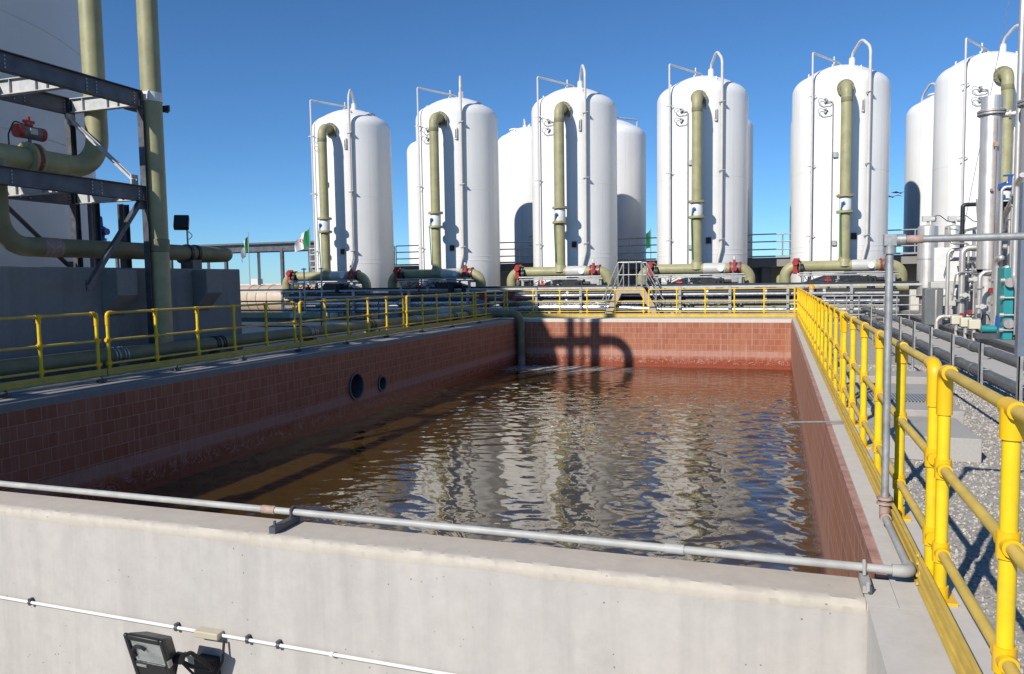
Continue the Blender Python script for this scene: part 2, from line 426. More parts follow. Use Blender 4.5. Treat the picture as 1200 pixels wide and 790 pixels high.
n = N('stone_mix'); oi = n.n('ShaderNodeTexVoronoi'); n.put(oi.inputs['Vector'], n.pos); oi.inputs['Scale'].default_value = 45
kk = n.n('ShaderNodeSeparateColor'); n.put(kk.inputs[0], oi.outputs['Color'])
me.materials[0] = n.done(n.mix(kk.outputs[1], (.33, .3, .26), (.56, .515, .455)), .95, 0, .2)
tag(lg, 'loose grey gravel chippings beside the right guardrail', 'gravel', kind='stuff')

# water with real ripples
nx, ny = 360, 900
xs = np.linspace(XLB-.02, XRB+.02, nx); t = np.linspace(0, 1, ny); ys = YFB-.02 + (YBB-YFB+.04)*(t**1.35)
gx, gy = np.meshgrid(xs, ys)
hz = np.zeros_like(gx); rg = np.random.default_rng(11)
warp = .5*np.sin(.9*gx+.5*gy+1.)+.45*np.sin(.6*gx-1.1*gy+2.)
for k in range(110):
    lam = .14*(6.**rg.random()); th = rg.normal(PI/2+.2, .75); kk_ = 2*PI/lam
    amp = .0040*lam**.92/.6
    if lam < .3: amp *= .75
    hz += amp*np.sin(kk_*(np.cos(th)*(gx+.12*warp)+np.sin(th)*(gy+.12*warp*.7)) + rg.random()*6.283)
d2 = np.hypot(gx+9.2, gy-28.2); hz += .035*np.exp(-d2/1.6)*np.sin(d2*9.)
mod = .62+.38*np.sin(.33*gx+.21*gy+.6)*np.sin(.27*gy-.2*gx+.4)
hz *= mod*.33
vv = np.stack([gx, gy, ZW+hz], -1).reshape(-1, 3)
ii = np.arange(nx*ny).reshape(ny, nx); ff = np.stack([ii[:-1, :-1], ii[:-1, 1:], ii[1:, 1:], ii[1:, :-1]], -1).reshape(-1, 4)
me = bpy.data.meshes.new('water'); me.from_pydata(vv.tolist(), [], ff.tolist()); me.polygons.foreach_set('use_smooth', [True]*len(me.polygons)); me.materials.append(M['water'])
wo = struct(bpy.data.objects.new('water', me)); col.objects.link(wo)

# ------------------------------------------------------------------ basin
ba = thing('basin', 'long open concrete basin lined with red brown tiles and filled with brown water', 'basin', (-4.5, 16, -2.3))
TH = .05                                               # tile lining thickness
MB().box(XLO-14, XRB+.044, YFO, YFB+TH-.05, -3.2, -.03).build('front_wall', 'conc_front', ba)
MB().box(XLO-14, .405, YFO+.045, YFB+TH-.052, -.0299, 0).build('coping', 'conc_tan', ba, bevel=.008)
MB().box(.407, XRB+.044, YFO-.02, YFB+TH-.052, -.0299, 0).build('coping', 'conc_top', ba)
MB().box(XRB+.046, XRO, YFO-.02, YBO, -3.2, 0).build('side_wall', 'conc_top', ba)
MB().box(.41, XRO, -6, YFO-.022, -3.2, 0).build('side_wall', 'conc_top', ba)
MB().box(XLO, XRB+.044, YBB+TH, YBO-.002, -3.2, -.002).build('back_wall', 'conc_top', ba, bevel=.02)
# a lip of concrete a little proud above the tiles
# left wall with its two pipe openings
def holed(x, y0, y1, z0, z1, holes):
    bm = bmesh.new()
    loop = lambda P: [bm.edges.new((P[i], P[(i+1) % len(P)])) for i in range(len(P))]
    E_ = loop([bm.verts.new(q) for q in ((x,y0,z0),(x,y1,z0),(x,y1,z1),(x,y0,z1))])
    for cy, cz, r in holes: E_ += loop([bm.verts.new((x, cy+r*math.cos(a*PI/16), cz+r*math.sin(a*PI/16))) for a in range(32)])
    bmesh.ops.triangle_fill(bm, edges=E_, use_beauty=True)
    bm.verts.ensure_lookup_table()
    V = [v.co[:] for v in bm.verts]; Fq = [tuple(v.index for v in f.verts) for f in bm.faces]
    bm.verts.index_update(); Fq = [tuple(v.index for v in f.verts) for f in bm.faces]; bm.free()
    return MB().add(V, Fq)
HO = [(16.22, -.975, .29), (17.5, -1.075, .17)]
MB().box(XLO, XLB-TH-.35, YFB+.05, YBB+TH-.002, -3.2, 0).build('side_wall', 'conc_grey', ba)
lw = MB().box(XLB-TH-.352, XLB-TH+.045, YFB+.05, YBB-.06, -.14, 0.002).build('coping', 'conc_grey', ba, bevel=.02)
ll = holed(XLB, YFB+.02, YBB+.02, -3.2, -.12, HO).build('tile_lining', 'tile', ba, smooth=False)
ll['label'] = 'shaded red tile lining with two round pipe openings'
for cy, cz, r in HO:
    s_ = MB().lathe([(r+.045, -.02), (r+.045, .035), (r, .035), (r, -.33)], (XLB, cy, cz), (1,0,0), 32, False, False)
    s_.build('pipe_sleeve', 'darkpipe', ba)
    MB().cyl((XLB-.34, cy, cz), (XLB-.3, cy, cz), r, 32).build('bore', 'hole', ba)
MB().box(XLB+.002, XRB-.002, YBB, YBB+TH-.002, -3.2, -.12).build('tile_lining', 'tile', ba)
o = MB().box(XRB, XRB+.046, YFB+.06, YBB-.002, -3.2, -.05).build('tile_lining', 'tile_lime_sunlit', ba); o['label'] = 'tile lining lightened as if sunlit and streaked with white lime'
MB().box(XRB-.003, XRB+.05, YFB+.06, YBB-.004, -.045, -.012).build('tile_edge', 'pinktile', ba)
MB().box(XLB+.03, XRB-.03, YFB+.052, YFB+.1, -3.2, -.12).build('tile_lining', 'tile', ba)
m = MB(); ne = 520; V = []
for k in range(ne+1):
    x = XLO-1+(.405-XLO+1)*k/ne; j = random.uniform(-1, 1); j2 = random.uniform(-1, 1); j3 = .5*math.sin(x*3.1)+.5*math.sin(x*7.7+1)
    V += [(x, YFO+.06, .0035), (x, YFO+.022+.004*j, .003), (x, YFO+.002+.004*j2, -.012+.005*j), (x, YFO-.004-.0015*abs(j2), -.03+.006*j2), (x, YFO-.0005, -.056-.012*abs(j)+.01*j3)]
m.add(V, [(5*k+q, 5*k+q+1, 5*k+q+6, 5*k+q+5) for k in range(ne) for q in range(4)]); m.build('worn_edge', 'conc_lip', ba)
MB().box(XLB-.02, XRB+.02, YFB, YBB, -3.3, -3.2).build('basin_floor', 'tile', ba)

# ------------------------------------------------------------------ yellow guardrails
RH = 1.07
def rail_section(label, A, B, nb, side, elbowA=True, elbowB=True, toe=True):
    """A, B: first and last post at coping height, side: unit vector to the basin (toe board)"""
    A = Vector(A); B = Vector(B); d = (B-A).normalized(); L = (B-A).length; sd_ = Vector(side)
    t = thing('yellow_guardrail', label, 'guardrail', A, 'yellow guardrails around the basin')
    up = Vector((0,0,1)); r = .0225
    path = [A+up*RH, B+up*RH]
    if elbowA: path = [A+up*(RH-.14)]+path
    if elbowB: path = path+[B+up*(RH-.14)]
    MB().tube(path, r, 14, .07).build('top_rail', 'yellow_old', t)
    for nm, h in (('middle_rail', .62), ('bottom_rail', .23)): MB().tube([A+up*h, B+up*h], r*.96, 14).build(nm, 'yellow_old', t)
    for k in range(nb+1):
        q = A.lerp(B, k/nb)
        post = MB().tube([q+up*(-.16 if False else -.05), q+up*(RH-.02)], .0275, 16).build('post', 'yellow', t)
        for h in (.23, .62):
            c = MB(); c.tube([q+up*(h-.045), q+up*(h+.045)], .036, 16); c.tube([q+up*h-d*.055, q+up*h+d*.055], .031, 14); c.build('fitting', 'orange', post)
        c = MB()
        end = (k == 0 and elbowA) or (k == nb and elbowB)
        if end:
            e = d if k == 0 else -d
            c.tube([q+up*(RH-.2), q+up*RH, q+up*RH+e*.1], .034, 16, .07)
        else:
            c.tube([q+up*(RH-.1), q+up*(RH+.002)], .036, 16); c.tube([q+up*RH-d*.06, q+up*RH+d*.06], .031, 14)
        c.build('fitting', 'orange', post)
        c = MB(); c.tube([q+up*.001, q+up*.07], .037, 16); c.cbox(q+up*.008, (.13, .13, .014)); c.build('base_flange', 'orange', post)
    if toe:
        m = MB(); o = sd_*.062
        a, b = A+o-d*.1, B+o+d*.1
        m.bar(a+up*.085, b+up*.085, .006, .15)
        for h in (.015, .055, .115, .155): m.bar(a+sd_*.008+up*h, b+sd_*.008+up*h, .014, .012)
        m.build('toe_board', 'yellow_old', t)
    return t
XR, XL, YB = .7285, -10.5, 29.7
px = (1,0,0)
RS = [(-1.36, 3.93, 5, 'guardrail section nearest the photographer, leaving the frame at right'),
      (4.17, 9.43, 5, 'guardrail section behind the tall grey pipe post on the right coping'),
      (9.66, 14.92, 5, 'guardrail section beyond the thin steel rod, second past the grey post'),
      (15.15, 20.41, 5, 'third guardrail section past the grey post on the right basin side'),
      (20.64, 25.9, 5, 'guardrail section next to last before the far right basin corner'),
      (26.13, 29.68, 3, 'short guardrail section running up to the far right basin corner')]
for a, b, n_, l in RS: rail_section('yellow '+l, (XR, a, 0), (XR, b, 0), n_, (-1,0,0))
LS = [(4.5, 9.70, 5, 'guardrail leaving the frame at left, before the shaded concrete wall'),
      (9.92, 15.18, 5, 'guardrail in front of the steel column and tall pipe'),
      (15.40, 20.68, 5, 'guardrail just past the end of the dark concrete wall'),
      (20.9, 26.28, 5, 'guardrail on the left coping, next to last before the pipe outfall'),
      (26.5, 29.68, 3, 'short guardrail on the left coping beside the bent outfall pipe')]
for a, b, n_, l in LS: rail_section('yellow '+l, (XL, a, 0), (XL, b, 0), n_, (1,0,0))
for a, b, l in ((-10.38, -4.83, 'left half of the yellow guardrail across the far basin wall'), (-4.62, .62, 'right half of the yellow guardrail across the far basin wall')):
    rail_section(l, (a, YB, 0), (b, YB, 0), 5, (0,-1,0))

# ------------------------------------------------------------------ grey water pipe on the near and right copings
t = thing('water_pipe', 'grey galvanised pipe along the near wall, turning up into a tall post at right', 'pipe', (.66, 4.05, 0))
ZP = .075
MB().tube([(-16, 4.06, ZP), (.625, 4.06, ZP), (.622, 4.95, ZP)], .021, 14, .03).build('pipe_run', 'greypipe', t)
MB().tube([(.62, 4.97, ZP), (.62, 4.98, 1.71)], .021, 14).build('standpipe', 'galv', t)
MB().tube([(.62, 4.98, 1.71), (6., 4.98, 1.71)], .021, 14).build('crossbar', 'galv', t)
m = MB(); m.tube([(.545, 4.06, ZP), (.625, 4.06, ZP), (.625, 4.14, ZP)], .03, 14, .035); m.build('elbow', 'greypipe', t)
m = MB(); m.tube([(.622, 4.92, ZP), (.62, 4.968, ZP), (.62, 4.97, .15)], .031, 14, .03); m.lathe([(.026, 0), (.045, .0), (.045, .014), (.026, .014), (.026, .03), (.045, .03), (.045, .045), (.026, .045)], (.62, 4.97, .15), seg=16); m.build('union', 'rusty', t)
m = MB(); m.tube([(.62, 4.98, 1.63), (.62, 4.98, 1.72)], .034, 14); m.tube([(.60, 4.98, 1.71), (.70, 4.98, 1.71)], .033, 14); m.cbox((.62, 4.98, 1.71), (.066, .066, .066)); m.build('tee', 'galv', t)
m = MB(); m.tube([(.705, 4.98, 1.71), (.79, 4.98, 1.71)], .0245, 12); m.build('rusty_nipple', 'rusty', t)
for x in (-8.2, -5.6, -3.1, -.55):
    MB().tube([(x, 4.06, ZP), (x+.1, 4.06, ZP)], .0265, 14).build('coupling', 'rusty' if x < -.6 else 'greypipe', t)
for x in (-7.9, -2.87, .42):
    y = 4.06; m = MB()
    m.box(x-.022, x+.022, 3.84, 4.1, .006, .046) if x < 0 else m.box(x-.02, x+.02, 3.9, 4.09, .006, .04)
    m.tube([(x, y-.025, .046), (x, y-.025, ZP+.02), (x, y+.0, ZP+.032), (x, y+.025, ZP+.02), (x, y+.025, .046)], .008, 8)
    m.cyl((x, 3.87, .03), (x, 3.87, .075), .009, 8)
    m.build('clamp', 'galv_dark' if x < 0 else 'greypipe', t)

# thin rod sticking out over the water
tag(MB().tube([(.13, 8.22, .03), (.84, 8.46, .03)], .011, 10).build('steel_rod', 'galv'), 'thin steel rod lying across the right coping, sticking out over the water', 'rod')
tag(MB().tube([(1.62, 7.05, .62), (2.25, 7.05, .62)], .012, 10).build('steel_rod', 'galv'), 'short pale rod standing out beside the nearest guardrail over the gravel', 'rod') if False else None

# ------------------------------------------------------------------ conduit and floodlight on the near wall
t = thing('electrical_conduit', 'thin white conduit clipped along the sunlit near wall', 'conduit', (-4, 3.78, -.72))
zc = lambda x: -.635-(x+5)*.008
MB().tube([(-14, 3.778, zc(-14)), (3.0-2.6, 3.778, zc(.4))], .0105, 12).build('tube', 'conduit', t)
MB().box(-3.40, -3.22, 3.735, 3.799, zc(-3.2)-.018, zc(-3.2)+.024).build('junction_box', 'junction', t, bevel=.006)
for x in (-7.2, -5.9, -4.82, -3.58, -3.04, -2.45, -2.82, -1.1):
    m = MB(); z = zc(x); m.tube([(x, 3.778, z), (x+.022, 3.778, z)], .0155, 12)
    if x in (-4.82, -3.58, -3.04, -2.82, -5.9): m.box(x, x+.02, 3.768, 3.8, z-.02, z+.026)
    m.build('clip', 'galv_dark' if x in (-4.82, -3.58, -3.04, -2.82, -5.9) else 'conduit', t)
t = thing('floodlight', 'black floodlight with square glass fixed low on the sunlit near wall', 'floodlight', (-3.4, 3.6, -.75))
rot = Matrix.Rotation(R(4), 3, 'Z') @ Matrix.Rotation(R(21), 3, 'X') @ Matrix.Rotation(R(5), 3, 'Y')
def LP(x, y, z): return Vector((-3.445, 3.46, -.63)) + rot @ (Vector((x, y, z))*.93)
m = MB()
def lbox(m, x0, x1, y0, y1, z0, z1):
    return m.add([LP(x, y, z) for z in (z0, z1) for y in (y0, y1) for x in (x0, x1)], [(0,2,3,1),(4,5,7,6),(0,1,5,4),(1,3,7,5),(3,2,6,7),(2,0,4,6)])
# housing tapering to the back
m.add([LP(*q) for q in ((-.135,-.03,-.2),(.135,-.03,-.2),(.135,-.03,.16),(-.135,-.03,.16),(-.1,.075,-.15),(.1,.075,-.15),(.1,.075,.07),(-.1,.075,.07))],
      [(0,1,2,3),(4,7,6,5),(0,4,5,1),(1,5,6,2),(2,6,7,3),(3,7,4,0)])
m.build('housing', 'black', t, bevel=.012)
m = MB(); lbox(m, -.14, -.112, -.055, -.032, -.2, .165); lbox(m, .112, .14, -.055, -.032, -.2, .165); lbox(m, -.112, .112, -.055, -.032, .125, .165); lbox(m, -.112, .112, -.055, -.032, -.085, -.055); lbox(m, -.112, .112, -.05, -.032, -.2, -.085)
m.build('bezel', 'black', t, bevel=.006)
m = MB(); lbox(m, -.112, .112, -.042, -.034, -.055, .125); m.build('lamp_glass', 'glass', t)
m = MB(); m.tube([LP(-.05+.055*math.cos(a), -.047, .02+.055*math.sin(a)) for a in [R(40+q*20) for q in range(10)]], .011, 8); m.build('lamp_tube', 'blackm', t)
m = MB(); lbox(m, -.1, -.03, -.06, -.05, -.09, -.075); lbox(m, .137, .15, -.06, -.03, -.05, .0); m.build('latch', 'galv', t)
m = MB(); a = LP(.15, .03, -.06); b = Vector((-3.2, 3.79, -.93))
m.tube([LP(-.15, .03, -.06), LP(-.15, .13, -.12), Vector((-3.44, 3.74, -.86)), Vector((-3.24, 3.74, -.86)), LP(.15, .13, -.12), a], .013, 8, .03)
m.cyl(LP(.13, .03, -.06), LP(.17, .03, -.06), .035, 12); m.cyl(LP(-.17, .03, -.06), LP(-.13, .03, -.06), .035, 12)
m.box(-3.4, -3.26, 3.73, 3.799, -.92, -.8); m.build('bracket', 'blackm', t)
MB().tube([(-3.2, 3.77, zc(-3.2)-.03), (-3.2, 3.75, -.8), (-3.25, 3.68, -.95), LP(.02, .1, -.1)], .008, 8, .06).build('cable', 'rubber', t)

# ------------------------------------------------------------------ left bank
bw_ = thing('bund_wall', 'dark shaded concrete wall at left with two corbels below the thick pipe', 'wall', (-12, 8, ZG))
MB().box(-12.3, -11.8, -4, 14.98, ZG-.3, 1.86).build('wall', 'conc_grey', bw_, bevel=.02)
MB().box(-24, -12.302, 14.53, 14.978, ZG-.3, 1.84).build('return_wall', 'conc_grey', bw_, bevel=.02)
for y in (11.3, 13.65):
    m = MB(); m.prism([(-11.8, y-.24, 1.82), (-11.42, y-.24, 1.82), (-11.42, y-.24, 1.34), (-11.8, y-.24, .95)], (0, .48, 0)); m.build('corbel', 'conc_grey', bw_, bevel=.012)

bt = thing('storage_tank', 'huge pale grey storage tank rising out of frame at the left edge', 'storage tank', (-22.96, 10.57, ZG))
pr = [(8.0, ZG), (8.0, 2.0)]
for z in (2.4, 4.8, 7.2, 9.6): pr += [(8.0, z-.02), (8.012, z-.008), (8.012, z+.008), (8.0, z+.02)]
pr += [(8.0, 12.2), (7.9, 12.3), (4, 12.7), (.05, 12.9)]
MB().lathe(pr, (-22.96, 10.57, 0), seg=128).build('shell', 'bigtank', bt)
for x, y, r in ((-14.5, 8.0, .075), (-14.95, 8.0, .17)): MB().tube([(x, y, ZG), (x, y, 14.6), (x-2.2, y+.6, 14.6), (x-2.4, y+.7, 12.2)], r, 14, .5).build('shadow_pipe', 'galv', bt)  # unseen pipes, added to cast shadow bands on the far basin wall

XF, XB = -11.3, -13.0
fr = thing('pipe_gantry', 'dark bolted steel frame carrying pipes above the shaded concrete wall', 'pipe gantry', (-12.1, 6, ZG))
def beam(name, a, b, w_, h_, mat='galv_dark', up=(0,0,1)): return MB().ibeam(a, b, w_, h_, .014, up).build(name, mat, fr, smooth=False)
for nm, zt, zb in (('upper_beam', 5.14, 4.84), ('lower_beam', 3.38, 3.10)):
    for x in (XF, XB):
        m = MB(); zc_ = (zt+zb)/2; hh = zt-zb
        m.box(x-.007, x+.007, -4, 11.66, zb+.014, zt-.014); m.box(x-.08, x+.08, -4, 11.66, zt-.014, zt); m.box(x-.08, x+.08, -4, 11.66, zb, zb+.014)
        o = m.build(nm, 'galv_dark', fr, smooth=False)
        bb = MB()
        for y in (11.54, 10.7, 10.5, 9.0, 7.6):
            for zz in (-.09, -.03, .03, .09): bb.cyl((x+.006, y, zc_+zz), (x+.022, y, zc_+zz), .014, 6)
        bb.build('bolts', 'galv', o)
        for y in (11.64, 10.15, 7.2, 3.2, -1) if x == XF else ():
            m = MB(); m.box(XB+.1, XF-.1, y-.006, y+.006, zb+.03, zt-.02); m.box(XB+.1, XF-.1, y-.06, y+.06, zt-.03, zt-.016); m.box(XB+.1, XF-.1, y-.06, y+.06, zb+.016, zb+.03)
            for xx in (-12.6, -12.0, -11.75): m.box(xx-.006, xx+.006, y-.05, y+.05, zb+.03, zt-.03)
            m.build('cross_beam', 'zinc_and_lit', fr, smooth=False)  # sunlight painted in: same steel as the dark beams, given a lighter colour
for x, y in ((XF, 11.74), (XB, 11.66), (XF, 6.0), (XB, 6.0), (XF, .5), (XB, .5)):
    m = MB(); z0 = ZG if x == XF else 1.62
    if x == XB: z0 = ZG
    m.box(x-.065, x+.065, y-.065, y-.055, z0, 5.15); m.box(x-.065, x+.065, y+.055, y+.065, z0, 5.15); m.box(x-.005, x+.005, y-.055, y+.055, z0, 5.15)
    if x == XF: m.box(x-.16, x+.16, y-.16, y+.16, z0, z0+.02)
    m.build('column', 'galv_dark', fr, smooth=False)
for x, y in ((-13.0, 12.1), (-12.85, 12.7)):
    m = MB(); m.box(x-.08, x+.08, y-.08, y-.07, ZG, 3.2); m.box(x-.08, x+.08, y+.07, y+.08, ZG, 3.2); m.box(x-.005, x+.005, y-.07, y+.07, ZG, 3.2)
    m.build('column', 'galv_dark', fr, smooth=False)
def brace(a, b, mat='galv_dark'):
    m = MB(); m.bar(a, b, .012, .09); m.bar(Vector(a)+Vector((0, -.04, .04)), Vector(b)+Vector((0, -.04, .04)), .09, .012)
    d = (Vector(b)-Vector(a)).normalized()
    m.cbox(Vector(a)+d*.05, (.03, .16, .2)); m.cbox(Vector(b)-d*.05, (.03, .16, .2)); m.build('brace', mat, fr, smooth=False)
brace((XB+.1, 11.55, 4.75), (XF-.1, 11.6, 3.46), 'zinc_and_lit')  # lighter colour stands for the sun on this brace
brace((XF, 11.6, 3.08), (XF, 10.33, 1.5)); brace((XB, 10.1, 3.08), (XB, 11.5, 1.87)); 
m = MB(); m.box(XF-.02, XF+.01, 11.8, 12.4, 4.87, 4.97); m.box(XF-.5, XF-.47, 11.8, 12.4, 4.87, 4.97); m.box(XF-.5, XF+.2, 12.2, 12.23, 4.85, 4.97); m.build('pipe_arm', 'galv_dark', fr, smooth=False)

def frp_pipe(name, label, pts, r, fil, mat='frp', group=None, seg=24):
    t = thing(name, label, 'pipe', pts[0], group)
    MB().tube(pts, r, seg, fil, n=10).build('pipe', mat, t); return t
XP, YP = -11.27, 11.95
t = frp_pipe('fibreglass_pipe', 'tall pale green fibreglass pipe held upright beside the end steel column', [(XP, YP, ZG), (XP, YP, 10.72), (-16.6, YP-.3, 10.72)], .185, .75)
m = MB()
for k in range(5):
    z = .9+k*.02
m.lathe([(.19, 0), (.2, .01), (.2, .24), (.19, .25)], (XP, YP, 2.15), seg=24, cap0=False, cap1=False); m.build('joint_wrap', 'frp_dark', t)
m = MB(); m.lathe([(.187, 0), (.196, 0), (.196, .17), (.187, .17)], (XP, YP, 4.98), seg=24, cap0=False, cap1=False)
for a in (R(-60), R(120)):
    c, s = math.cos(a), math.sin(a); m.prism([(XP+c*.19, YP+s*.19, 4.98), (XP+c*.34, YP+s*.34, 4.98), (XP+c*.32, YP+s*.32, 5.05), (XP+c*.2, YP+s*.2, 5.18)], (s*.012, -c*.012, 0))
m.build('clamp_collar', 'whitep', t, smooth=False)
t = frp_pipe('fibreglass_pipe', 'thick green fibreglass pipe dropping behind the frame and bending left along it', [(-12.58, 11.88, 13.2), (-12.58, 11.88, 3.78), (-12.58, -3.6, 3.78)], .2, .62)
for dy in (-.075, .075): MB().flange((-12.58, 10.42+dy, 3.780), (0,1,0), .3, .05).build('flange', 'frp', t)
MB().cyl((-12.58, 10.382, 3.780), (-12.58, 10.458, 3.780), .27, 20).build('valve_body', 'red', t)
m = MB(); m.cyl((-12.58, 10.420, 4.060), (-12.58, 10.420, 4.180), .03, 10); m.cyl((-12.58, 10.240, 4.250), (-12.58, 10.620, 4.250), .115, 18); o = m.build('actuator', 'greybox', t)
MB().lathe([(.03, -.06), (.12, -.03), (.12, .05), (.05, .05)], (-12.58, 10.640, 4.250), (0,1,0), 18).build('end_cap', 'red', o); MB().lathe([(.05, -.05), (.12, -.05), (.12, .03), (.03, .06)], (-12.58, 10.220, 4.250), (0,1,0), 18).build('end_cap', 'red', o)
m = MB(); m.cyl((-12.58, 10.420, 4.360), (-12.58, 10.420, 4.420), .07, 12); m.cyl((-12.58, 10.420, 4.420), (-12.58, 10.420, 4.530), .03, 10); m.cbox((-12.58, 10.420, 4.440), (.05, .2, .05)); m.build('position_indicator', 'red', o)
MB().cbox((-12.46, 10.420, 4.260), (.012, .14, .1)).build('nameplate', 'panel', o)
MB().tube([(-12.58, 10.320, 4.380), (-12.58, 10.140, 4.410), (-12.58, 10.020, 4.160), (-12.58, 10.020, 3.960)], .013, 8, .08).build('cable', 'rubber', o)
t = frp_pipe('fibreglass_pipe', 'stained fibreglass pipe running along the top of the dark concrete wall', [(-12.0, 9.28, 3.6), (-12.0, 9.28, 2.2), (-12.0, 15.05, 2.2), (-13.6, 15.1, 2.2)], .165, .5, 'frp_dark')
for y in (13.52, 13.75): MB().lathe([(.167, -.04), (.185, -.04), (.185, .04), (.167, .04)], (-12, y, 2.2), (0,1,0), 24, False, False).build('clamp_band', 'black', t)
m = MB(); m.box(-12.16, -11.84, 13.5, 13.78, 1.862, 2.05); m.build('saddle', 'galv_dark', t)
MB().lathe([(.167, -.18), (.172, -.16), (.172, .16), (.167, .18)], (-12, 10.2, 2.2), (0,1,0), 24, False, False).build('joint_wrap', 'rusty', t)
t = thing('floodlight', 'small black floodlight on a stub post above the clamped pipe at left', 'floodlight', (-12, 13.5, 2.37))
MB().cyl((-12, 13.56, 2.37), (-12, 13.56, 2.84), .02, 10).build('stub_post', 'galv', t)
rt = Matrix.Rotation(R(35), 3, 'Z') @ Matrix.Rotation(R(-38), 3, 'X')
MB().cbox((-12, 13.4, 2.84), (.3, .13, .34), rt).build('housing', 'black', t, bevel=.02)
MB().tube([(-11.99, 13.58, 2.66), (-11.9, 13.62, 2.57), (-11.98, 13.58, 2.49)], .008, 8, .05).build('cable', 'rubber', t)
t = thing('blue_valve', 'bright blue gate valve standing beyond the frame, seen between its columns', 'valve', (-17.4, 16.4, 2.3))
m = MB(); m.cyl((-17.4, 16.4, 1.55), (-17.4, 16.4, 2.8), .05, 10); m.build('riser', 'galv', t)
m = MB(); m.lathe([(.05, 0), (.13, .0), (.13, .06), (.08, .08), (.11, .22), (.13, .3), (.13, .36), (.06, .4), (.05, .62), (.03, .66)], (-17.4, 16.4, 2.75), seg=16); m.cyl((-17.62, 16.4, 2.99), (-17.18, 16.4, 2.99), .09, 14); m.build('valve_body', 'blue', t)

# main along the left coping, falling into the basin at the far corner
t = frp_pipe('fibreglass_pipe', 'green fibreglass main along the left coping, bending over into the basin corner', [(-11.05, 0., .28), (-11.05, 20, .28), (-11.05, 28.25, .19), (-9.33, 28.28, .24), (-9.33, 28.28, -1.66)], .15, .42, 'frp_dark')
MB().cyl((-9.33, 28.28, -1.45), (-9.33, 28.28, -1.9), .152, 20).build('wet_end', 'rusty', t)
for k, y in enumerate((5.2, 7.4, 10.6, 13.2, 16.6, 19.6, 22.6, 25.6)):
    z = .28 if y < 20 else .28-(y-20)*.0109; m = MB()
    for q in (-.13, -.06, .06, .13): m.lathe([(.151, -.015), (.166, -.015), (.166, .015), (.151, .015)], (-11.05, y+q, z), (0,1,0), 20, False, False)
    m.build('clamp_band', 'black' if k % 2 else 'galv', t)
    MB().box(-11.2, -10.9, y-.08, y+.08, ZG, z-.13).build('pipe_support', 'conc_grey', t)
m = MB(); m.flange((-11.05, 26.9, .205), (0,1,0), .22, .05); m.flange((-11.05, 27.05, .203), (0,1,0), .22, .05); m.build('flange', 'frp_dark', t)
t = thing('conduit_run', 'thin grey conduit bracketed along the shaded left coping', 'conduit', (-10.0, 10, 0))
MB().tube([(-10.02, 4.3, .07), (-10.02, 28.0, .07), (-9.85, 28.3, .12), (-9.62, 28.3, .25)], .02, 10, .12).build('tube', 'galv', t)
for y in (6.0, 7.7, 9.3, 10.9, 12.7, 14.6, 16.6, 18.7, 20.9, 23.2, 25.6):
    m = MB(); m.box(-10.1, -9.94, y-.03, y+.03, .004, .048); m.tube([(-10.05, y, .048), (-10.05, y, .085), (-10.02, y, .1), (-9.99, y, .085), (-9.99, y, .048)], .007, 6); m.build('bracket', 'galv_dark', t)

